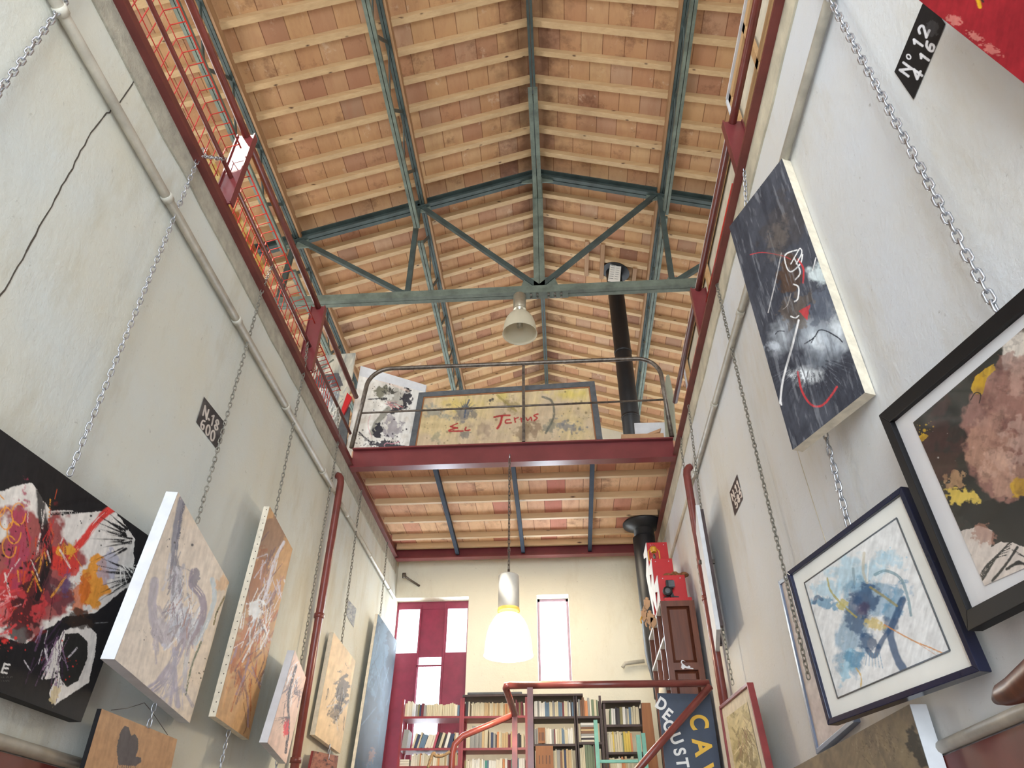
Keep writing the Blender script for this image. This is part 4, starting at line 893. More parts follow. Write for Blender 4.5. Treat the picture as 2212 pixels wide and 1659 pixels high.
A.stroke([(1210, 500), (1300, 560), (1380, 620)], 12, (150, 140, 90), .8); A.stroke([(935, 440), (950, 510), (1000, 580), (1060, 640), (1120, 690)], 12, (170, 158, 88), .85, rough=.6); A.blot(1030, 610, 36, 34, (186, 176, 110), .3, .85, seed=3)
A.blot(1240, 740, 90, 36, (206, 182, 96), .4, .75, edge=.6, soft=.4, seed=4); A.stroke([(1300, 740), (1480, 840), (1600, 890), (1690, 930)], 7, (206, 140, 74), .85, dry=.1); A.stroke([(1500, 850), (1640, 940)], 3, (206, 140, 74), .6)
A.stroke([(1120, 1020), (1150, 1070), (1150, 1140)], 9, (206, 168, 80), .8, rough=.7); A.stroke([(1170, 280), (1165, 400), (1190, 470)], 14, (190, 182, 160), .7); A.stroke([(1200, 330), (1190, 460)], 8, (232, 232, 228), .8); A.stroke([(1100, 380), (1110, 480)], 12, (120, 140, 150), .6); A.blot(1160, 640, 50, 60, (70, 56, 90), .3, .6, soft=.5, seed=5)
for i in range(6): A.stroke([(1190+i*16, 920), (1180+i*22, 1000+i*4)], 3, B2, .7)
A.splat(1300, 300, 200, 20, 6, B3, 5, .7); A.stroke([(900, 1140-560), (870, 560), (850, 600)], 18, B1, .7)
A.mesh('artwork', o)
m = MB()
for i in range(4):
    a_, b_ = qa[i], qa[(i+1) % 4]; m.tube([tuple(a_-nn*0.0005), tuple(b_-nn*0.0005)], 0.0028, 5)
m.build('mat_bevel_line', M['slateframe'], o)
slab(inn, 0.0015, -0.002, M['glass'], 'glass_pane', o)

# --- R5 grey-blue framed picture hidden behind R4
q = solve_quad([(1683, 1256), (1830, 1500), (1868, 1700), (1766, 1628)], 0, XR-0.03, None)
p0 = at(1683, 1256, 0, XR-0.03); p3 = at(1766, 1628, 0, XR-0.03)
q = [np.array([1.06, 3.47, 1.285]), np.array([XR-0.03, 2.95, 1.285]), np.array([XR-0.03, 2.95, 0.545]), np.array([1.06, 3.47, 0.545])]
q = solve_quad([(1684, 1256), (1745, 1212), (1850, 1560), (1768, 1630)], 0, XR-0.03, 'L')
o = empty('framed_picture', tuple(sum(q)/4), 'grey-blue framed pale picture half hidden behind the blue watercolour', 'framed picture')
inn = frame4(q, 0.022, 0.05, M['greyframe'], o, 0.01)
A = Art(lerpq(inn, 0, 0, 0, 0), 60, 60, (206, 196, 192), Z9); A.wash((196, 184, 182), 60, .4, .6, .6, 2); A.mesh('artwork', o)

# --- R6 mottled grey-brown panel at the bottom
q = [np.array([1.12, 4.06, 0.557]), np.array([1.17, 2.67, 0.557]), np.array([1.17, 2.67, -0.15]), np.array([1.12, 4.06, -0.15])]
o, A = canvas('mottled_panel', q, 200, 160, (132, 116, 92), 0.055, 'mottled grey-brown panel with dark stain and white papered side at the bottom right', M['white'], Z9)
A.wash((112, 98, 80), 90, .45, .6, .7, 3, 1.2, 3); A.wash((150, 132, 100), 40, .5, .65, .5, 5, 1.2, 4); A.blot(1530, 1530, 70, 130, (52, 48, 42), -.4, .95, edge=.5, seed=3); A.blot(1560, 1530, 30, 90, (84, 80, 70), -.4, .8, edge=.5, seed=4)
A.scrib(1250, 1480, 220, 100, 60, 3, [(96, 80, 64), (84, 70, 56), (160, 144, 116)], 3, ang=1.3, L=80, a=.6); A.mesh('painted_face', o)

# --- R7 red-brown framed botanical drawing
q = solve_quad([(1555, 1526), (1616, 1474), (1676, 1730), (1590, 1750)], 0, XR-0.14, None)
o = empty('framed_picture', tuple(sum(q)/4), 'thin reddish framed sepia plant drawing at the foot of the right wall', 'framed picture')
inn = frame4(q, 0.02, 0.03, M['redframe'], o, 0.008)
slab(inn, 0.004, 0.006, M['offwhite'], 'mat_board', o)
qa = lerpq([p+back_normal(q, 0)*0.003 for p in inn], .14, .12, .14, .05)
A = Art(qa, 100, 130, (206, 194, 150), Z9); A.wash((160, 146, 100), 26, .48, .6, .6, 3, .8, 3); A.wash((120, 108, 80), 18, .52, .62, .6, 6, 1.9, 4); A.scrib(400, 1480, 60, 140, 50, 4, [(110, 96, 70), (230, 222, 190), (150, 120, 96)], 3, ang=1.2, L=90, a=.7); A.mesh('artwork', o)

# --- R8 white board seen edge-on
p = empty('mounted_board', (1.08, 5.3, 2.05), 'white board seen edge-on behind the dark chain on the right wall', 'board')
n0, n1 = (1.075, 5.05), (1.155, 5.58)
def slat(z0, z1, o0, o1, nm, mt, ya=0.0, yb=1.0):
    a0 = (n0[0]+(n1[0]-n0[0])*ya, n0[1]+(n1[1]-n0[1])*ya); a1 = (n0[0]+(n1[0]-n0[0])*yb, n0[1]+(n1[1]-n0[1])*yb)
    return MB().prism([(a0[0]+o0, a0[1], z0), (a1[0]+o0, a1[1], z0), (a1[0]+o1, a1[1], z0), (a0[0]+o1, a0[1], z0)], (0, 0, z1-z0)).build(nm, mt, p)
slat(1.55, 2.50, 0.0, 0.03, 'board', M['white']); slat(1.58, 2.47, 0.03, 0.055, 'back_batten', M['shelfdark'], .02, .12); slat(1.58, 2.47, 0.03, 0.055, 'back_batten', M['shelfdark'], .85, .95)
MB().box((1.12, 5.47, 2.2), (XR+0.002, 5.50, 2.23)).build('wall_hook', M['iron'], p)
# wooden hand-rail end at the right edge
o = MB().tube([tuple(at(2152, 1512, 0, XR-0.10)), tuple(at(2170, 1500, 0, XR-0.10)), tuple(at(2200, 1487, 0, XR-0.10)), (XR-0.10, 1.75, 0.48), (XR-0.10, 1.2, 0.47)], [0.012, 0.028, 0.034, 0.034, 0.034], 14).build('wooden_handrail', M['darkwood'])
tag(o, 'rounded brown wooden rail end poking in at the lower right edge', 'handrail')

# ------------------------------------------------------------------ lamps
def pend(c, ztop, zb, zring, zrim, rb, rs, label, lit):
    o = empty('pendant_lamp', (c[0], c[1], zrim), label, 'lamp', 'industrial bell pendant lamps')
    x, y = c
    bodym = M['lampbody'] if lit else M['steel']
    MB().lathe([(0, ztop), (rb*0.9, ztop), (rb, ztop-0.012), (rb, zb), (rb*0.96, zb-0.004), (0, zb-0.004)], (x, y, 0), 36).build('ballast_housing', bodym, o)
    m = MB(); m.lathe([(rb*1.02, zb-0.004), (rb*1.06, zb-0.03), (rb*0.7, zring+0.03), (rb*0.66, zring)], (x, y, 0), 36); m.build('collar', M['glowring'] if lit else M['steel'], o)
    h = zring-zrim; prof = []
    for t_, r_ in ((0, .42), (.06, .55), (.16, .68), (.32, .82), (.5, .905), (.7, .955), (.88, .98), (.95, .985), (1.0, 1.02)):
        prof.append((rs*r_, zring-h*t_))
    prof += [(r_-0.004 if r_ > 0.02 else r_, z_+0.001) for r_, z_ in reversed(prof)]
    MB().lathe(prof, (x, y, 0), 44).build('bell_shade', M['glowshade'] if lit else M['frost'], o)
    MB().lathe([(0, zring), (0.03, zring), (0.03, zring-0.12), (0.035, zring-0.13), (0.035, zring-0.2), (0, zring-0.21)], (x, y, 0), 20).build('bulb', M['glowshade'] if lit else M['steel'], o)
    return o
pend((-0.44, 6.10), 2.385, 2.09, 2.035, 1.69, 0.092, 0.205, 'lit white bell pendant lamp hanging on a chain below the loft', True)
lp = bpy.data.lights.new('pendant_glow', 'POINT'); lp.energy = 62; lp.color = (1, .82, .58); lp.shadow_soft_size = 0.12
lo = bpy.data.objects.new('pendant_glow', lp); C.objects.link(lo); lo.location = (-0.44, 6.10, 1.60)
o = pend((-0.33, 6.17), 5.85, 5.63, 5.56, 5.25, 0.075, 0.195, 'unlit frosted bell pendant lamp under the roof truss', False)
MB().tube([(-0.33, 6.17, 5.84), (-0.33, 6.17, 5.9)], 0.012, 8).build('hanger', M['iron'], o)
chain([(-0.44, 6.13, 3.60), (-0.44, 6.115, 2.9), (-0.44, 6.10, 2.44)], 'rusty chain carrying the lit pendant lamp', 'iron', L=0.05, w=0.014, wire=0.004)
MB().tube([(-0.44, 6.205, 3.68), (-0.44, 6.18, 3.68), (-0.44, 6.16, 3.66), (-0.44, 6.15, 3.62)], 0.006, 6).build('chain_hook', M['zinc'])
tag(bpy.data.objects['chain_hook'], 'small steel hook on the front loft beam above the lamp chain', 'hook')
MB().lathe([(0, 2.44), (0.012, 2.44), (0.012, 2.38), (0, 2.38)], (-0.44, 6.1, 0), 10).build('chain_swivel', M['iron'])
tag(bpy.data.objects['chain_swivel'], 'small swivel joining the rusty chain to the lit lamp', 'hook')

# ------------------------------------------------------------------ stove pipe
sp = empty('stove_pipe', (1.03, 7.9, 0.3), 'black stove pipe rising through the loft to the roof', 'stove pipe')
R_P = 0.118
MB().tube([(1.03, 7.9, 3.4), (1.03, 7.9, 7.9)], R_P, 28).build('upper_pipe', M['black'], sp)
MB().tube([(1.02, 7.9, 0.3), (1.02, 7.9, 1.75)], 0.075, 24).build('lower_pipe', M['black'], sp)
MB().lathe([(0.075, 1.72), (0.085, 1.74), (0.085, 1.9), (0.12, 2.1), (R_P+0.012, 2.2), (R_P+0.012, 3.5)], (1.02, 7.9, 0), 28).build('reducer_sleeve', M['black'], sp)
for z in (5.2, 6.3, 2.6): MB().lathe([(R_P, z-0.02), (R_P+0.005, z-0.018), (R_P+0.005, z+0.018), (R_P, z+0.02)], (1.03, 7.9, 0), 28).build('joint_ring', M['black'], sp)
MB().lathe([(R_P, 3.60), (0.24, 3.665), (0.24, 3.685), (R_P, 3.685)], (1.03, 7.9, 0), 36).build('ceiling_collar', M['black'], sp)
m = MB(); vs = []
for j in range(40):
    a = 2*math.pi*j/40; xx, yy = 1.06+0.20*math.cos(a), 7.86+0.20*math.sin(a); vs.append((xx, yy, zroof(xx)-0.01))
m.prism(vs, (0, 0, -0.012)); m.build('roof_flashing', M['black'], sp)
o = MB().prism([tuple(at(*p_, 1, 7.72)) for p_ in ((1320, 556), (1343, 559), (1339, 612), (1313, 607))], (0, 0.003, 0)).build('hanging_note', M['mat']); tag(o, 'small white printed label sheet hanging at the top of the stove pipe', 'label')
m = MB()
for k in range(9):
    a_, b_ = at(1322-0.9*k*.9, 564+k*4.6, 1, 7.717), at(1330-0.7*k, 565+k*4.6, 1, 7.717); m.bar(tuple(a_), tuple(b_), 0.006, 0.001, up=(0, 1, 0))
    a_, b_ = at(1333-0.7*k, 565+k*4.6, 1, 7.717), at(1340-0.6*k, 566+k*4.6, 1, 7.717); m.bar(tuple(a_), tuple(b_), 0.004, 0.001, up=(0, 1, 0))
m.build('small_print', M['slateframe'], o)['kind'] = 'stuff'

# ------------------------------------------------------------------ things on the loft
def yq(px, y, zf=ZF+0.003):
    q = [at(a, b, 1, y) for a, b in px]
    for i, j in ((2, 1), (3, 0)):
        d = q[i]-q[j]; q[i] = q[j]+d*((zf-q[j][2])/d[2])
    return q
q = yq([(779, 790), (921, 832), (893, 985), (745, 985)], 6.72)
o = empty('blank_canvas', tuple(sum(q)/4), 'plain white canvas behind the ink-splashed one on the loft', 'painting'); slab(q, 0.03, 0, M['white'], 'canvas', o)
q = yq([(776, 812), (915, 846), (887, 982), (746, 984)], 6.52)
o, A = canvas('abstract_painting', q, 170, 170, (214, 212, 206), 0.03, 'white canvas with grey and black ink splash at the left end of the loft', M['white'], (620, 740, 5.72))
A.wash((196, 190, 180), 90, .45, .6, .7, 2); G_ = (120, 118, 104); K_ = (40, 38, 48)
A.blot(1190, 620, 110, 90, (110, 108, 92), .2, .95, edge=.5, seed=1); A.blot(1340, 660, 150, 130, (160, 156, 146), .4, .9, edge=.5, seed=2); A.blot(1480, 680, 60, 110, K_, .1, .95, edge=.9, seed=3); A.blot(1340, 830, 120, 34, K_, -.3, .95, edge=.9, seed=4); A.blot(1260, 670, 70, 40, (206, 204, 196), -.4, .9, edge=.7, seed=5)
A.burst(1250, 640, 60, 130, 3.6, 6.2, 12, 16, (70, 68, 62), 2); A.stroke([(1000, 700), (1100, 696), (1200, 680)], 12, (60, 60, 62), rough=.7)
A.stroke([(1250, 820), (1180, 900), (1100, 1010), (1050, 1110)], 50, (140, 138, 128), dry=.15, seed=3); A.blot(1130, 1090, 60, 110, K_, .1, .97, edge=.7, seed=6); A.blot(1300, 1040, 100, 110, (120, 112, 126), .2, .6, edge=1.2, soft=.05, seed=7); A.blot(1230, 1270, 210, 60, (46, 44, 54), 0, .95, edge=.9, seed=8)
A.stroke([(890, 1110), (990, 1200), (1080, 1260)], 16, K_, dry=.3); A.stroke([(1030, 900), (1000, 1020), (1050, 1180)], 6, (204, 160, 160), .8); A.stroke([(980, 430), (1200, 480), (1500, 600)], 22, (214, 186, 170), .5, dry=.2); A.scrib(1260, 750, 90, 50, 20, 6, [(196, 120, 120), (90, 86, 96)], 3, ang=.3, L=90)
A.splat(1250, 620, 290, 40, 11, (56, 54, 56), 3); A.splat(1250, 1150, 260, 70, 9, (60, 58, 66), 4); A.stroke([(1200, 1270), (1230, 1240), (1300, 1250), (1390, 1225)], 7, (206, 150, 160), .9); A.splat(950, 1200, 120, 60, 9, (130, 128, 124), 6)
A.mesh('painted_face', o)
# framed lettered picture
q = yq([(905, 849), (1284, 824), (1304, 965), (880, 985)], 6.46)
o = empty('framed_picture', tuple(sum(q)/4), 'wide grey framed yellowish picture lettered in red on the loft', 'framed picture')
inn = frame4(q, 0.062, 0.03, M['slateframe'], o, 0.01); inn2 = frame4(inn, 0.014, 0.02, M['brownboard'], o, 0.004, 'inner_fillet')
A = Art([p+np.array([0, .004, 0]) for p in inn2], 330, 120, (206, 186, 142), Z5)
A.wash((196, 176, 150), 160, .42, .6, .8, 2); A.blot(760, 950, 150, 60, (206, 184, 90), 0, .6, soft=.8, seed=1); A.blot(1450, 890, 200, 50, (208, 190, 80), 0, .6, soft=.8, seed=2); A.blot(1020, 900, 60, 60, (196, 180, 80), .2, .6, soft=.6, seed=22)
for (x, y, rx, ry, c, sd_) in ((600, 1010, 90, 40, (130, 140, 138), 3), (780, 1010, 50, 80, (74, 86, 108), 4), (830, 1020, 40, 30, (84, 90, 100), 5), (1080, 960, 70, 40, (140, 124, 84), 6), (1150, 1130, 70, 60, (130, 110, 86), 7), (1240, 1120, 50, 70, (120, 96, 76), 8), (1450, 1100, 90, 34, (96, 106, 124), 9), (600, 1180, 40, 50, (140, 140, 120), 10), (780, 1150, 40, 30, (90, 96, 100), 11), (1330, 1110, 40, 60, (116, 120, 110), 12), (900, 1120, 70, 50, (160, 140, 120), 14)):
    A.blot(x, y, rx, ry, c, .3, .65, edge=1.0, soft=.5, seed=sd_)
A.stroke([(780, 1040), (790, 980), (810, 930)], 8, (80, 90, 108), dry=.2); A.burst(780, 1000, 20, 90, 3.4, 6.0, 8, 7, (92, 98, 104), 3); A.stroke([(1280, 910), (1340, 940), (1350, 1040), (1300, 1140)], 11, (96, 100, 92), .8, dry=.1); A.stroke([(990, 900), (1060, 960), (1110, 1000)], 10, (150, 136, 80), .7)
A.splat(700, 930, 120, 40, 6, (130, 120, 90), 3, .7); A.splat(1500, 950, 130, 40, 6, (120, 110, 80), 4, .7); A.splat(1480, 1100, 120, 40, 7, (110, 116, 120), 5, .7); A.splat(650, 1130, 130, 40, 6, (140, 126, 96), 6, .7); A.splat(950, 930, 40, 10, 8, (90, 84, 76), 7); A.splat(1100, 1160, 160, 40, 6, (140, 116, 90), 8, .7)
Rr = (168, 44, 50)
for pl, w in (([(690, 1100), (735, 1080)], 5), ([(690, 1100), (735, 1110)], 6), ([(735, 1108), (685, 1122), (690, 1130), (770, 1128)], 6), ([(790, 1105), (785, 1125), (815, 1122)], 6),
              ([(970, 1040), (1020, 1030), (1070, 1028)], 7), ([(1020, 1034), (1010, 1080), (990, 1112)], 9), ([(1070, 1055), (1045, 1060), (1045, 1078), (1080, 1075)], 6), ([(1100, 1045), (1105, 1072)], 6), ([(1100, 1052), (1125, 1042)], 5), ([(1140, 1045), (1145, 1070)], 5), ([(1145, 1050), (1165, 1040)], 5), ([(1175, 1045), (1185, 1062), (1205, 1040), (1210, 1062)], 5), ([(1250, 1020), (1225, 1030), (1245, 1045), (1225, 1062)], 6)):
    A.stroke(pl, w, Rr, .95, rough=.1)
A.mesh('artwork', o)
slab(inn2, 0.0015, 0.001, M['glass'], 'glass_pane', o)
# grey landscape canvas at the left end
q = yq([(655, 772), (766, 763), (720, 990), (640, 985)], 6.75)
q = yq([(640, 773), (768, 762), (733, 985), (590, 985)], 6.62, ZF-0.077)
o, A = canvas('abstract_painting', q, 130, 200, (186, 182, 168), 0.03, 'grey streaked canvas behind the left gallery rail beside the loft', M['offwhite'], (620, 740, 5.72))
A.wash((120, 124, 122), 120, .45, .6, .8, 2, 1.9, 4); A.poly([(250, 500), (420, 400), (640, 380), (700, 540), (500, 560), (280, 560)], (84, 84, 88), edge=20); A.stroke([(240, 390), (400, 330), (570, 215)], 14, (90, 96, 88)); A.blot(430, 620, 150, 60, (206, 214, 210), .1, .9, seed=3); A.blot(520, 720, 120, 130, (130, 138, 150), .2, .7, edge=.9, seed=4); A.stroke([(430, 760), (470, 850), (560, 920)], 16, (196, 96, 110), dry=.2)
A.scrib(560, 700, 110, 260, 60, 8, [(196, 202, 200), (110, 114, 120), (150, 156, 160), (222, 222, 214)], 3, ang=1.9, L=130); A.mesh('painted_face', o)
o = MB().prism([tuple(at(*p_, 1, 6.45)) for p_ in ((750, 848), (760, 858), (742, 895), (737, 885))], (0, 0.03, 0)).build('red_bag', M['brightred']); tag(o, 'bright red folded cloth wedged by the left corner of the loft rail', 'cloth')
o = MB().prism([tuple(at(*p_, 1, 6.5)) for p_ in ((742, 875), (756, 880), (744, 985), (722, 975))], (0, 0.03, 0)).build('dark_panel', M['slateframe']); tag(o, 'dark panel leaning in the left corner of the loft', 'panel')
# right end of the loft
o = empty('tilted_panel', (1.2, 6.6, ZF), 'grey-green rounded board standing at the right end of the loft rail', 'board')
MB().prism([tuple(at(*p_, 1, 6.50)) for p_ in ((1436, 830), (1439, 812), (1443, 808), (1452, 850), (1460, 968), (1439, 968), (1434, 890))], (0.02, 0.03, 0)).build('board', M['greyboard'], o)
q = yq([(1370, 914), (1440, 912), (1448, 975), (1375, 975)], 6.78); o = empty('blank_canvas', tuple(sum(q)/4), 'small blank white canvas behind the cardboard box on the loft', 'painting'); slab(q, 0.02, 0, M['white'], 'canvas', o)
o = empty('cardboard_box', tuple(at(1383, 960, 1, 6.45)), 'open brown cardboard tray of papers on the loft floor at the right', 'box')
zb = ZF
MB().box((0.72, 6.42, zb), (1.16, 6.72, zb+0.17)).build('tray', M['cardboard'], o); MB().box((0.70, 6.40, zb), (1.18, 6.42, zb+0.09)).build('dark_liner', M['shelfdark'], o)
MB().prism([(0.95, 6.45, zb+0.17), (1.12, 6.45, zb+0.20), (1.15, 6.45, zb+0.25), (1.06, 6.45, zb+0.215)], (0, 0.1, 0)).build('paper_flap', M['cardboard'], o)

# ------------------------------------------------------------------ big canvases standing on the galleries
def stretched_back(y0, y1, z0, z1, x, label, lean=0.0):
    o = empty('canvas_back', (x, (y0+y1)/2, z0), label, 'canvas', 'large canvases seen from behind')
    xt = x+lean; nrm = 0.03
    def P(y, z): return (x+(xt-x)*(z-z0)/(z1-z0), y, z)
    MB().prism([P(y0, z0), P(y1, z0), P(y1, z1), P(y0, z1)], (0.006, 0, 0)).build('canvas', M['canvasback'], o).location.x = nrm
    for a, b in (((y0, z0+.03), (y1, z0+.03)), ((y0, z1-.03), (y1, z1-.03)), ((y0+.03, z0), (y0+.03, z1)), ((y1-.03, z0), (y1-.03, z1)), (((y0+y1)/2, z0), ((y0+y1)/2, z1)), ((y0, (z0+z1)/2), (y1, (z0+z1)/2))):
        MB().bar(P(*a), P(*b), 0.03, 0.055, up=(0, 0, 1) if a[1] == b[1] else (0, 1, 0)).build('stretcher_bar', M['stretch'], o)
    for a, b in (((y0-.01, z0), (y0-.01, z1)), ((y0, z1+.01), (y1, z1+.01)), ((y1+.01, z0), (y1+.01, z1))):
        MB().bar(P(*a), P(*b), 0.06, 0.02, up=(0, 0, 1) if a[1] == b[1] else (0, 1, 0)).build('folded_edge', M['white'], o)
stretched_back(1.95, 3.02, ZG+0.16, 4.70, XR+0.13, 'large canvas seen from behind on the right gallery, nearest the camera')
stretched_back(3.12, 5.85, ZG+0.16, 4.56, XR+0.14, 'long canvas seen from behind on the right gallery, further along')
q = [np.array([-2.75, 3.4, 5.05]), np.array([-2.75, 4.75, 5.05]), np.array([-2.65, 4.75, 3.775]), np.array([-2.65, 3.4, 3.775])]
o, A = canvas('abstract_painting', q, 120, 110, (226, 196, 110), 0.03, 'large yellow and brown canvas glimpsed through the wire mesh of the left gallery', M['offwhite'], (0, 0, 1))
A.wash((170, 96, 56), 26, .5, .56, .9, 3, 2.2, 3); A.wash((240, 222, 160), 20, .5, .6, .9, 5); A.stroke([(500, 620), (560, 520), (620, 470)], 9, (150, 80, 50), dry=.2); A.mesh('painted_face', o)

# ------------------------------------------------------------------ back windows
def window(nm, x0, x1, z0, z1, mt, panels, panes, bars):
    w = struct(MB().box((x0, YB+0.16, z0), (x0+0.03, YB+0.2, z1)).build(nm, mt))
    m = MB(); m.box((x1-0.03, YB+0.16, z0), (x1, YB+0.2, z1)); m.box((x0, YB+0.16, z1-0.035), (x1, YB+0.2, z1)); m.box((x0, YB+0.16, z0), (x1, YB+0.2, z0+0.04)); m.build('window_frame', mt, w)
    for b in bars: MB().box((b[0][0], b[0][1]-.006, min(b[0][2], b[1][2])), (b[1][0], b[1][1]-.004, max(b[0][2], b[1][2]))).build('mullion', mt, w)
    for b in panels: MB().box(*b).build('solid_panel', mt, w)
    for b in panes: MB().box(*b).build('pane', M['glass'], w)
    return w
def wx(px, z=2.8): return at(px, 1400, 1, YB+0.16)[0]
y0_, y1_ = YB+0.165, YB+0.195
a0, a1 = W1[0], W1[1]
zz = lambda py: at(930, py, 1, y0_)[2]; xx = lambda px, py: at(px, py, 1, y0_)[0]
pw = [(a0, y0_, zz(1308)), (a1, y1_, zz(1288))]
rects = [((xx(905, 1350), y0_, zz(1410)), (xx(966, 1350), y1_, zz(1300))),
         ((a0, y0_, zz(1660)), (xx(903, 1450), y1_, zz(1410))), ((xx(952, 1450), y0_, zz(1660)), (a1, y1_, zz(1410))),
         ((a0, y0_, zz(1316)), (a1, y1_, zz(1296))), ((xx(900, 1410), y0_, zz(1420)), (xx(955, 1410), y1_, zz(1405)))]
window('window_1', a0, a1, W1[2], W1[3], M['maroon'], rects[:3], [((a0+0.02, YB+0.178, W1[2]+.02), (a1-0.02, YB+0.182, W1[3]-.02))], rects[3:]+[((xx(906, 1350), YB+0.15, W1[2]+.04), (xx(909, 1350), YB+0.165, W1[3]-.04)), ((xx(960, 1350), YB+0.15, W1[2]+.04), (xx(963, 1350), YB+0.165, W1[3]-.04)), ((xx(900, 1440), YB+0.15, zz(1441)), (xx(955, 1440), YB+0.21, zz(1437)))])
window('window_2', W2[0], W2[1], W2[2], W2[3], M['mauve'], [], [((W2[0]+.02, YB+0.178, W2[2]+.02), (W2[1]-.02, YB+0.182, W2[3]-.02))], [])
for nm, p_ in (('curtain_hook', (-1.93, YB-0.06, 3.44)),):
    o = MB().tube([(p_[0]-0.05, YB-0.12, 3.45), (p_[0], YB-0.06, 3.43), (p_[0]+0.13, YB-0.01, 3.36)], 0.014, 8)
    o.lathe([(0, -0.02), (0.035, -0.02), (0.035, 0.02), (0, 0.02)], (p_[0]-0.06, YB-0.13, 3.46), 14, 'x'); o = o.build('wall_bracket', M['iron']); tag(o, 'small rusty pulley bracket high on the left of the back wall', 'bracket')
o = MB().tube([tuple(at(1345, 1442, 1, YB-.06)), tuple(at(1350, 1433, 1, YB-.06)), tuple(at(1392, 1428, 1, YB-.06))], 0.022, 10).build('water_pipe', M['conduit']); tag(o, 'short cream pipe stub with tap on the back wall by the stove pipe', 'pipe')

# ------------------------------------------------------------------ book room
YS = 8.2
def sx(px, py=1560): return at(px, py, 1, YS)[0]
def sz(py, px=1100): return at(px, py, 1, YS)[2]
def bookcase(x0, x1, ztop, zshelf, mt, label, posts=True):
    o = empty('bookcase', ((x0+x1)/2, YS+0.12, 0.3), label, 'bookcase', 'bookcases along the back wall')
    for x in (x0, x1):
        MB().box((x-0.012, YS-0.01, 0.3), (x+0.012, YS+0.02, ztop)).build('upright', mt, o); MB().box((x-0.012, YS+0.24, 0.3), (x+0.012, YS+0.27, ztop)).build('upright', mt, o)
    for z in zshelf: MB().box((x0, YS-0.005, z-0.022), (x1, YS+0.26, z)).build('shelf', mt, o)
    return o
def zs(px): return [sz(p) for p in px]
BK_ = {'redA': (sx(868), sx(995), sz(1508), [1545, 1614, 1653]), 'redB': (sx(1000), sx(1137), sz(1506), [1546, 1615]), 'C': (sx(1150), sx(1243), sz(1506), [1549, 1608]), 'D': (sx(1246), sx(1299), sz(1506), [1549, 1605]), 'E': (sx(1307), sx(1390), sz(1523), [1568, 1627])}
bookcase(BK_['redA'][0], BK_['redA'][1], BK_['redA'][2], zs(BK_['redA'][3])+[0.7], M['shelfred'], 'red steel bookcase under the wide maroon window')
bookcase(BK_['redB'][0], BK_['redB'][1], BK_['redB'][2], zs(BK_['redB'][3])+[0.9], M['shelfred'], 'red steel bookcase left of the bright handrail post')
bookcase(BK_['C'][0], BK_['C'][1], BK_['C'][2], zs(BK_['C'][3])+[0.9], M['shelfdark'], 'dark wooden bookcase under the slim window')
bookcase(BK_['D'][0], BK_['D'][1], BK_['D'][2], zs(BK_['D'][3])+[0.9], M['shelfdark'], 'narrow dark bookcase with piles of lying books')
bookcase(BK_['E'][0], BK_['E'][1], BK_['E'][2], zs(BK_['E'][3])+[0.9], M['shelfdark'], 'dark bookcase at the right with yellow-spined books')
for k, (pa, pb, py, dd, lb) in enumerate(((998, 1150, 1505, 0.3, 'long dark board laid on top of the second red bookcase'), (1150, 1262, 1506, 0.28, 'long dark board laid on top of the dark bookcase'), (1303, 1388, 1522, 0.28, 'dark board capping the rightmost bookcase'))):
    z = sz(py); o = MB().box((sx(pa), YS-0.03, z), (sx(pb), YS+dd, z+0.02)).build('top_board', M['shelfdark']); tag(o, lb, 'board')
z = sz(1502); o = MB().box((sx(1008), YS-0.02, z+0.01), (sx(1128), YS+0.25, z+0.03)).build('top_board', M['slateframe']); tag(o, 'thin second board on top of the second red bookcase', 'board')
PAL = {'cream': (206, 196, 166), 'tan': (192, 166, 124), 'ivory': (224, 216, 196), 'grey': (150, 150, 146), 'navy': (48, 60, 92), 'blue': (96, 122, 146), 'maroon': (112, 44, 54), 'pink': (176, 76, 96), 'green': (110, 126, 100), 'olive': (140, 132, 88), 'dark': (52, 48, 52), 'orange': (206, 138, 90), 'yellow': (212, 186, 84), 'white': (226, 224, 216), 'teal': (70, 140, 130), 'brown': (122, 86, 62)}
for k, c in PAL.items(): M['bk_'+k] = plain('cover_'+k, c, 0.6, var=0.1, scale=20)
KIND = {}
def book_proto(col):
    m = MB(); w, d, h = 1.0, 1.0, 1.0   # unit book: spine towards -y
    m.box((-.5, -.5, 0), (-.42, .5, 1)); m.box((.42, -.5, 0), (.5, .5, 1)); m.box((-.5, -.5, 0), (.5, -.46, 1)); m.box((-.42, -.46, .02), (.42, .48, .98), mi=1)
    o = m.build('book', [M['bk_'+col], M['paper']]); return o
def put_book(col, x, y, z, w, d, h, lean, label, group, flat=False):
    if col not in KIND: o = KIND[col] = book_proto(col)
    else: o = KIND[col].copy(); C.objects.link(o)
    o.name = 'book'; o.location = (x, y, z)
    if flat: o.scale = (w, d, h); o.rotation_euler = (0, math.pi/2, 0)
    else: o.scale = (w, d, h); o.rotation_euler = (0, lean, 0)
    tag(o, label, 'book', group); return o
ONES = ['', 'first', 'second', 'third', 'fourth', 'fifth', 'sixth', 'seventh', 'eighth', 'ninth', 'tenth', 'eleventh', 'twelfth', 'thirteenth', 'fourteenth', 'fifteenth', 'sixteenth', 'seventeenth', 'eighteenth', 'nineteenth']
def ordinal(n):
    if n < 20: return ONES[n]
    t, u = divmod(n, 10); return (['', '', 'twentieth', 'thirtieth', 'fortieth', 'fiftieth', 'sixtieth'][t] if u == 0 else ['', '', 'twenty', 'thirty', 'forty', 'fifty', 'sixty'][t]+'-'+ONES[u])
COUNT = {}
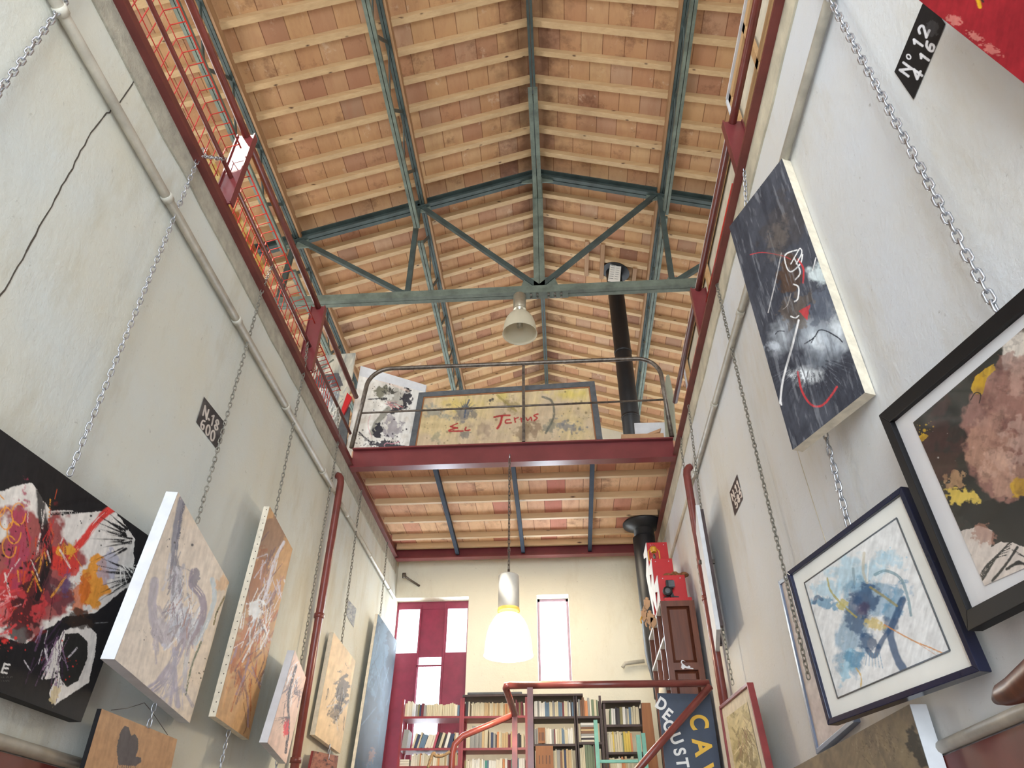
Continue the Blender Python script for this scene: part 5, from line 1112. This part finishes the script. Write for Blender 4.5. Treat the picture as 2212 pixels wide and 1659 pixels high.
def row(px0, px1, base, tops, palette, where, seed, wavg=0.021, lean=0.0):
    rr = random.Random(seed); x = sx(px0, base)+0.012; xe = sx(px1, base)-0.012; z = sz(base); zt = sz(tops); H = zt-z; last = rr.choice(palette)
    while x < xe-0.012:
        w = wavg*rr.uniform(.55, 1.5); w = min(w, xe-x)
        if rr.random() < .6: last = rr.choice(palette)
        h = H*rr.uniform(.82, 1.02)
        le = lean*rr.uniform(.8, 1.1) if lean else (0.0)
        COUNT[where] = COUNT.get(where, 0)+1
        put_book(last, x+w/2, YS+0.012+0.09+rr.uniform(0, .02), z+0.0005+abs(math.sin(le))*w/2, w*0.97, 0.18, h, le, '%s book, %s from the left on %s' % (last, ordinal(COUNT[where]), where), 'books on '+where)
        x += w/math.cos(le)+0.0006
    return x
CR = ['cream', 'cream', 'tan', 'ivory', 'ivory', 'white']
MX = ['cream', 'grey', 'ivory', 'blue', 'tan', 'maroon', 'dark', 'olive', 'white', 'navy']
row(871, 893, 1545, 1510, ['cream', 'ivory', 'cream'], 'top shelf, first red bookcase', 1)
row(893, 994, 1545, 1516, ['blue', 'grey', 'grey', 'cream', 'ivory', 'maroon', 'olive', 'navy', 'cream'], 'top shelf, first red bookcase', 2, .02)
row(864, 880, 1614, 1571, ['dark', 'grey'], 'middle shelf, first red bookcase', 3, .05, .1)
row(886, 976, 1614, 1578, ['navy', 'grey', 'blue', 'cream', 'pink', 'olive', 'ivory', 'ivory', 'dark', 'white'], 'middle shelf, first red bookcase', 4, .026, .3)
row(977, 994, 1614, 1580, ['cream', 'ivory', 'tan'], 'middle shelf, first red bookcase', 5)
row(884, 992, 1653, 1624, CR+['orange', 'tan', 'grey', 'cream'], 'third shelf, first red bookcase', 6, .016)
LIE = ['bottom', 'middle', 'top']
for k in range(3): put_book('ivory', sx(860, 1650)+0.0, YS+0.1, sz(1653)+0.012+k*0.022, 0.021, 0.17, 0.11, 0, 'ivory book lying flat, %s of the small pile, third shelf, first red bookcase' % LIE[k], 'books lying at the left of the third shelf', True)
row(1002, 1016, 1546, 1507, ['dark', 'ivory', 'brown', 'grey'], 'top shelf, second red bookcase', 7)
row(1017, 1110, 1546, 1514, ['cream', 'cream', 'tan', 'cream', 'orange', 'tan'], 'top shelf, second red bookcase', 8, .016)
row(1111, 1134, 1546, 1511, ['grey', 'maroon', 'white', 'olive', 'cream'], 'top shelf, second red bookcase', 9, .016)
row(1003, 1056, 1615, 1566, ['cream', 'ivory', 'grey', 'cream', 'tan'], 'middle shelf, second red bookcase', 10, .022)
row(1057, 1136, 1615, 1580, ['cream', 'ivory', 'dark', 'tan', 'maroon', 'blue', 'orange', 'navy', 'grey'], 'middle shelf, second red bookcase', 11, .018)
zlow = 1668
row(1000, 1136, zlow, 1637, ['white', 'maroon', 'grey', 'orange', 'teal', 'olive', 'cream', 'ivory', 'blue', 'cream'], 'lowest shelf, second red bookcase', 12, .018)
row(1152, 1242, 1549, 1514, ['maroon', 'dark', 'cream', 'grey', 'white', 'blue', 'cream', 'grey', 'olive'], 'top shelf under the slim window', 13, .015)
row(1152, 1242, 1608, 1572, ['blue', 'grey', 'cream', 'white', 'maroon', 'cream', 'olive', 'ivory'], 'second shelf under the slim window', 14, .017)
row(1196, 1242, zlow, 1616, ['navy', 'cream', 'grey', 'green', 'blue', 'tan', 'brown'], 'the shelf beside the slatted box', 15, .022)
row(1248, 1298, 1549, 1508, ['green', 'grey', 'cream', 'ivory', 'orange', 'brown', 'white'], 'top shelf, narrow dark bookcase', 16, .018)
z = sz(1605)+0.016; rr = random.Random(4)
for k, c in enumerate(('ivory', 'dark', 'white', 'grey', 'brown', 'tan', 'brown', 'grey', 'white')):
    t_ = rr.uniform(.016, .026); put_book(c, sx(1256)-0.01, YS+0.11, z, t_*.95, 0.18, rr.uniform(.13, .16), 0, '%s book lying flat, %s from the bottom of the narrow bookcase pile' % (c, ordinal(k+1)), 'books lying in the narrow dark bookcase', True); z += t_
row(1248, 1298, zlow, 1608, ['maroon', 'dark', 'cream', 'tan', 'grey', 'orange', 'green'], 'bottom shelf, narrow dark bookcase', 17, .018)
row(1316, 1386, 1568, 1527, ['ivory', 'cream', 'grey', 'green', 'white', 'dark', 'olive', 'maroon', 'blue', 'cream'], 'top shelf, rightmost bookcase', 18, .021, .04)
row(1309, 1372, 1627, 1582, ['yellow', 'cream', 'orange', 'grey', 'ivory', 'dark', 'yellow', 'green', 'teal', 'cream', 'olive'], 'middle shelf, rightmost bookcase', 19, .018)
row(1309, 1380, zlow, 1636, ['cream', 'tan', 'ivory', 'orange', 'cream'], 'bottom shelf, rightmost bookcase', 20, .018)
# slatted wooden crates
for (pa, pb, pt, pbm, lb) in ((1156, 1193, 1612, 1668, 'slatted wooden box on the lowest shelf under the slim window'), (1162, 1177, 1573, 1607, 'small slatted wooden box among books under the slim window')):
    o = empty('slatted_box', (sx(pa), YS, sz(pbm)), lb, 'box'); MB().box((sx(pa), YS-0.008, sz(pbm)+.001), (sx(pb), YS+0.01, sz(pt))).build('front_board', M['brownboard'], o)
    for k in range(4):
        xk = sx(pa)+(sx(pb)-sx(pa))*(k+1)/5; zc = (sz(pt)+sz(pbm))/2; MB().box((xk-.003, YS-0.0095, zc-.05), (xk+.003, YS-0.007, zc+.03)).build('slot', M['shelfdark'], o)
# turquoise ladder
o = empty('wooden_ladder', (0.5, 7.4, 0.3), 'turquoise painted ladder standing in front of the bookcases', 'ladder')
def lx(px, py): return at(px, py, 1, 7.5)
for pa, pt in ((1286, 1556), (1378, 1588), (1389, 1584)):
    p_ = lx(pa, pt); MB().box((p_[0]-.018, 7.48, 0.3), (p_[0]+.018, 7.53, p_[2])).build('stile', M['turq'], o)
for py in (1645, 1720): a_, b_ = lx(1290, py), lx(1378, py); MB().box((a_[0], 7.49, a_[2]-.012), (b_[0], 7.52, a_[2]+.012)).build('rung', M['turq'], o)
o = MB().prism([tuple(at(*p_, 1, 7.95)) for p_ in ((1386, 1518), (1405, 1518), (1428, 1700), (1394, 1700))], (0, 0.03, 0)).build('leaning_board', M['brownboard']); tag(o, 'plain brown board standing between the bookcases and the sign', 'board')
# tall walnut cupboard along the right wall with open side shelves
cb = empty('wooden_cupboard', (1.07, 6.9, 0.3), 'dark walnut cupboard with raised panels and a white cat cut-out', 'cupboard')
CX0, CX1, CY0, CY1, CZ = 0.90, 1.20, 6.36, 7.45, 2.215
MB().box((CX0, CY0+0.02, 0.3), (CX0+0.03, CY0+0.05, CZ)).build('stile', M['darkwood'], cb); MB().box((CX1-0.05, CY0, 0.3), (CX1, CY0+0.05, CZ)).build('stile', M['darkwood'], cb)
MB().box((CX0, CY0, 0.3), (CX0+0.05, CY0+0.05, CZ)).build('stile', M['darkwood'], cb)
for z0_, z1_ in ((CZ-0.05, CZ), (1.62, 1.68), (0.9, 0.97)): MB().box((CX0+0.05, CY0, z0_), (CX1-0.05, CY0+0.05, z1_)).build('rail', M['darkwood'], cb)
for z0_, z1_ in ((1.68, CZ-0.05), (0.97, 1.62)):
    m = MB(); a, b, c_, d_ = CX0+0.05, CX1-0.05, z0_, z1_; i_ = 0.025
    m.add([(a, CY0+.035, c_), (b, CY0+.035, c_), (b, CY0+.035, d_), (a, CY0+.035, d_), (a+i_, CY0+.018, c_+i_), (b-i_, CY0+.018, c_+i_), (b-i_, CY0+.018, d_-i_), (a+i_, CY0+.018, d_-i_)], [(0, 1, 5, 4), (1, 2, 6, 5), (2, 3, 7, 6), (3, 0, 4, 7), (4, 5, 6, 7)])
    m.build('raised_panel', M['darkwood'], cb)
for y_ in (CY0+0.35, CY0+0.7, CY1): MB().box((CX0, y_-0.012, 0.3), (CX1, y_+0.012, CZ)).build('divider', M['darkwood'], cb)
for z_ in (0.9, 1.25, 1.55, 1.9, CZ-0.012): MB().box((CX0-0.004, CY0+0.05, z_-0.012), (CX1, CY1, z_+0.012)).build('side_shelf', M['white'], cb)
MB().box((CX1-0.01, CY0+0.05, 0.3), (CX1, CY1, CZ)).build('back_board', M['darkwood'], cb)
ct = [(0.0, .2), (.08, .55), (.02, .8), (.12, 1.0), (.3, .96), (.42, .8), (.3, .9), (.16, .9), (.12, .78), (.2, .55), (.3, .5), (.42, .3), (.6, .3), (.66, .42), (.7, .34), (.78, .3), (.74, .16), (1.0, .1), (1.0, .0), (.5, .08), (.3, .16), (.22, .02), (.1, .0)]
o = MB().prism([(1.008+u*0.10, CY0-0.004, 1.625+v*0.075) for u, v in ct], (0, 0.004, 0)).build('cat_cutout', M['white'], [c_ for c_ in cb.children if c_.name.startswith('rail')][1])
# little wooden hand and puppets hanging on the shelves' edge
for k, (px, py, s_) in enumerate(((1398, 1306, .05), (1392, 1330, .05), (1404, 1336, .055), (1412, 1345, .05))):
    p_ = at(px, py, 1, 6.7); o = empty('wooden_figure', tuple(p_), ['small jointed wooden figure on top of the walnut cupboard side', 'small yellowish wooden figure hanging left of the walnut cupboard', 'pale wooden figure hanging beside the walnut cupboard, middle one', 'paddle-shaped pale wooden figure hanging nearest the walnut cupboard'][k], 'figure', 'wooden figures by the cupboard')
    MB().prism([(p_[0]-s_*.5, p_[1], p_[2]+s_), (p_[0]+s_*.6, p_[1], p_[2]+s_*.8), (p_[0]+s_*.5, p_[1], p_[2]-s_*.2), (p_[0]-s_*.1, p_[1], p_[2]-s_*1.0), (p_[0]-s_*.6, p_[1], p_[2]-s_*.4)], (0, 0.03, 0)).build('body', M['cardboard'], o)
    MB().tube([(p_[0]-s_*.5, p_[1], p_[2]-s_*.2), (p_[0]-s_*.8, p_[1], p_[2]-s_*.8), (p_[0]-s_*.7, p_[1], p_[2]-s_*1.4)], 0.008, 6).build('arm', M['yellow'] if k == 1 else M['cardboard'], o)
    MB().lathe([(0, -.02), (.014, -.012), (.018, 0), (.014, .012), (0, .02)], (p_[0]+s_*.1, p_[1]+.01, p_[2]+s_*1.15), 10).build('head', M['cardboard'], o)
o = MB().lathe([(0, 0), (.03, 0), (.036, .03), (.03, .07), (.02, .08), (.03, .085), (.03, .09), (0, .09)], (0.865, 6.62, 1.47), 18).build('ceramic_jar', M['offwhite']); tag(o, 'small cream jar on the side shelf of the walnut cupboard', 'jar')
MB().box((0.83, 6.58, 1.455), (0.9, 6.66, 1.469)).build('small_bracket', M['white']); tag(bpy.data.objects['small_bracket'], 'small white bracket shelf under the cream jar', 'shelf')
# red stepped display boxes
steps = [(6.50, 6.80, (1420, 1243), (1487, 1298)), (6.82, 7.12, (1407, 1207), (1463, 1290)), (7.14, 7.44, (1396, 1172), (1451, 1250))]
sb = empty('stepped_display', (1.05, 6.9, CZ), 'glossy red zigzag stepped display on top of the walnut cupboard', 'display stand')
zp = []
for k, (ya, yb_, tl, br) in enumerate(steps):
    a_, b_ = at(*tl, 1, ya), at(*br, 1, ya); x0_, x1_ = a_[0], min(b_[0]-.0, XR-.02); zt_ = a_[2]; zp.append((x0_, x1_, ya, zt_))
    MB().box((x0_, ya, CZ+0.002), (x1_, ya+.02, zt_)).build('front_panel', M['brightred'], sb, bevel=0.003)
    MB().box((x0_, ya+.02, zt_-.02), (x1_, yb_+.02, zt_)).build('tread', M['brightred'], sb)
    m = MB(); m.prism([(x0_-0.004, ya, zt_), (x0_-0.004, yb_+0.02, zt_), (x0_-0.004, yb_+.02, zt_-.05), (x0_-0.004, ya+.1, zt_-.12), (x0_-0.004, yb_, zt_-.25), (x0_-0.004, ya, CZ+.003)], (0.004, 0, 0)); m.build('zigzag_side', M['white'], sb)
    for u in (.18, .82): MB().lathe([(0, -.002), (.005, -.002), (.005, 0), (0, 0)], (x0_+(x1_-x0_)*u, ya, zt_-.03), 8, 'y').build('screw', M['white'], sb)
MB().box((zp[0][0]+0.03, 6.42, CZ+.001), (zp[0][1]+.02, 6.50, CZ+.05)).build('low_step', M['brightred'], sb)
# lantern on the second tread
x_, y_, z_ = 1.0, 7.05, zp[1][3]+.001
p_ = at(1413, 1200, 1, 6.95); x_ = p_[0]; y_ = 6.95
ln = empty('storm_lantern', (x_, y_, z_), 'yellow storm lantern with glass globe on the red stepped display', 'lantern')
MB().lathe([(0, 0), (.045, 0), (.05, .01), (.05, .03), (.03, .04), (0, .04)], (x_, y_, z_), 20).build('fuel_tank', M['yellow'], ln)
MB().lathe([(.022, .04), (.034, .06), (.036, .085), (.024, .12), (.02, .125)], (x_, y_, z_), 20).build('glass_globe', M['glass'], ln)
MB().lathe([(.026, .12), (.03, .125), (.028, .15), (.034, .155), (.03, .175), (0, .185)], (x_, y_, z_), 20).build('chimney_cap', M['yellow'], ln)
for sg in (-1, 1): MB().tube([(x_+sg*.045, y_, z_+.02), (x_+sg*.055, y_, z_+.06), (x_+sg*.055, y_, z_+.13), (x_+sg*.03, y_, z_+.16)], .006, 8).build('side_tube', M['yellow'], ln)
MB().tube([(x_-.02, y_, z_+.18), (x_, y_, z_+.21), (x_+.02, y_, z_+.18)], .003, 6).build('handle', M['iron'], [c_ for c_ in ln.children if c_.name.startswith('chimney_cap')][0])
MB().lathe([(0, .045), (.012, .05), (.016, .07), (.008, .1), (0, .11)], (x_, y_, z_), 10).build('burner', M['iron'], ln)
# bracket fungus
p_ = at(1455, 1243, 1, 6.62); x_, y_, z_ = p_[0], 6.62, zp[0][3]
m = MB(); rr = random.Random(2)
for k in range(7):
    cx_, r0 = x_-0.07+0.028*k+rr.uniform(-.01, .01), .03+rr.random()*.018
    m.lathe([(0, 0), (r0*.4, .004), (r0, .018), (r0*1.05, .03), (r0*.7, .045), (0, .052)], (cx_, y_+rr.uniform(-.02, .02), z_+.001+rr.uniform(0, .03)), 12)
o = m.build('dried_fungus', M['mushroom']); tag(o, 'lumpy brown dried fungus on the lowest red step', 'fungus')
# old black camera / telephone-like device
x_ = at(1447, 1280, 1, 6.45)[0]; y_ = 6.455; z_ = CZ+.052
cm = empty('folding_camera', (x_, y_, z_), 'old black apparatus with round lens standing in front of the red steps', 'camera')
MB().box((x_-.025, y_-.02, z_+.09), (x_+.04, y_+.02, z_+.17)).build('body', M['black'], cm, bevel=.004)
m = MB(); m.lathe([(0, -.03), (.038, -.03), (.044, -.02), (.044, .0), (0, .0)], (x_-.02, y_, z_+.065), 24, 'y'); lb_ = m.build('lens_barrel', M['black'], cm); MB().lathe([(0, -.034), (.02, -.032), (.026, -.029)], (x_-.02, y_, z_+.065), 20, 'y').build('lens', M['slateframe'], lb_)
MB().bar((x_, y_, z_+.1), (x_+.02, y_, z_+.01), .03, .03).build('neck', M['black'], cm)
for a_, b_ in (((-.01, 0, .02), (-.06, -.02, 0.004)), ((.01, 0, .02), (.075, -.02, 0.004)), ((0, 0, .02), (.03, .02, 0.004))): MB().bar((x_+a_[0], y_+a_[1], z_+a_[2]), (x_+b_[0], y_+b_[1], z_+b_[2]), .014, .01).build('foot', M['black'], cm)
MB().box((x_-.005, y_-.03, z_+.1), (x_+.05, y_-.02, z_+.16)).build('viewer', M['slateframe'], cm)

# ------------------------------------------------------------------ wine sign hung behind the stair rail
ys = 6.05
q = [at(1420, 1497, 1, ys), at(1534, 1500, 1, ys), at(1563, 1700, 1, ys), at(1442, 1700, 1, ys)]
sg_ = empty('shop_sign', tuple(sum(q)/4), 'dark blue sign lettered DEGUSTA and CAVA sideways behind the stair rail', 'sign')
slab(q, 0.018, 0, M['signblue'], 'sign_board', sg_)
def letters(txt, px, py, ang, size, mt, name, spread=0.0, arcs=None, bold=0.028):
    for i, ch in enumerate(txt):
        fc = bpy.data.curves.new('letter', 'FONT'); fc.body = ch; fc.align_x = 'CENTER'; fc.align_y = 'CENTER'; fc.size = size; fc.offset = bold*size; fc.extrude = 0.002
        ob = bpy.data.objects.new('tmp', fc); C.objects.link(ob)
        me = bpy.data.meshes.new_from_object(ob.evaluated_get(bpy.context.evaluated_depsgraph_get())); C.objects.unlink(ob); bpy.data.objects.remove(ob)
        me.materials.clear(); me.materials.append(mt)
        o = bpy.data.objects.new(name, me); C.objects.link(o)
        x, y, a = arcs[i][:3]
        P = at(x, y, 1, ys-0.002)
        R = Matrix.Rotation(math.pi/2, 4, 'X'); R2 = Matrix.Rotation(a, 4, 'Y')
        o.matrix_world = Matrix.Translation(P) @ R2 @ R @ Matrix.Scale(arcs[i][3] if len(arcs[i]) > 3 else 0.85, 4, (1, 0, 0))
        mw = o.matrix_world.copy(); me.transform(mw); o.matrix_world = Matrix.Identity(4); par(o, sg_)
bpy.context.view_layer.update()
letters('DEGUSTA', 0, 0, 0, 0.125, M['letterwhite'], 'white_letter', arcs=[(1428, 1522, .62), (1441, 1544, .75), (1444, 1569, .95), (1460, 1596, 1.25), (1467, 1624, 1.4), (1473, 1648, 1.5), (1478, 1672, 1.55)], bold=0.03)
letters('CAVA', 0, 0, 0, 0.19, M['letteryellow'], 'yellow_letter', arcs=[(1508, 1560, 1.45, .8), (1516, 1614, 1.47, .9), (1522, 1668, 1.5, .9), (1528, 1712, 1.5, .9)], bold=0.03)

# ------------------------------------------------------------------ stair rail in front of the book room
st = empty('stair_railing', (0.4, 5.9, 0.3), 'oxide red tube stair rail crossing in front of the books', 'railing')
A_ = Vector(at(1092, 1481, 1, 5.9)); B_ = Vector(at(1112, 1543, 1, 6.6)); C1 = Vector(at(1000, 1590, 1, 6.6)); C2 = Vector(at(982, 1608, 1, 6.6)); C3 = Vector(at(977, 1628, 1, 6.6)); C4 = Vector((C3.x, 6.6, 0.3)); E_ = Vector((XR-0.11, 5.9, A_.z-0.005))
MB().tube([tuple(E_), tuple(A_+Vector((0.03, 0, 0)))], 0.027, 14).build('top_rail', M['redpipe'], st)
MB().tube([tuple(A_+Vector((.04, 0, 0))), tuple(A_+Vector((.005, .01, 0))), tuple(A_+Vector((0, 0.03, -.012))), tuple(B_)], 0.027, 14).build('corner_rail', M['redpipe'], st)
MB().tube([tuple(B_), tuple(C1), tuple(C2), tuple(C3), tuple(C4)], 0.026, 14).build('lower_rail', M['redpipe'], st)
pp = at(1145, 1495, 1, 5.9); MB().box((pp[0]-0.022, 5.88, 0.3), (pp[0]+0.022, 5.92, A_.z-0.02)).build('square_post', M['redpipe'], st)
MB().box((B_.x-0.022, 6.58, 0.3), (B_.x+0.022, 6.62, B_.z)).build('square_post', M['redpipe'], st)
g_ = at(1375, 1665, 1, 5.87); dv = (Vector(g_)-Vector((E_.x, 5.87, E_.z-0.03))); MB().tube([(E_.x, 5.87, E_.z-0.03), tuple(Vector((E_.x, 5.87, E_.z-.03))+dv*1.6)], 0.027, 14).build('diagonal_brace', M['redpipe'], st)
MB().lathe([(0, 0), (.05, 0), (.05, -.012), (0, -.012)], (XR-0.02, 5.9, E_.z), 16, 'x').build('wall_flange', M['redpipe'], st)
# rope loop on the lower rail
pts = []
for i in range(40):
    t = i/39.0; px = 924+ (972-924)*t; py = 1660-36*math.sin(min(1, t*3)*math.pi/2)+10*math.sin(math.pi*t)*(t > .3)
    pts.append(tuple(at(px, py, 1, 6.55)))
o = MB().tube(pts, 0.012, 8).build('rope', M['rope']); tag(o, 'twisted hemp rope looped around the lower stair rail', 'rope')
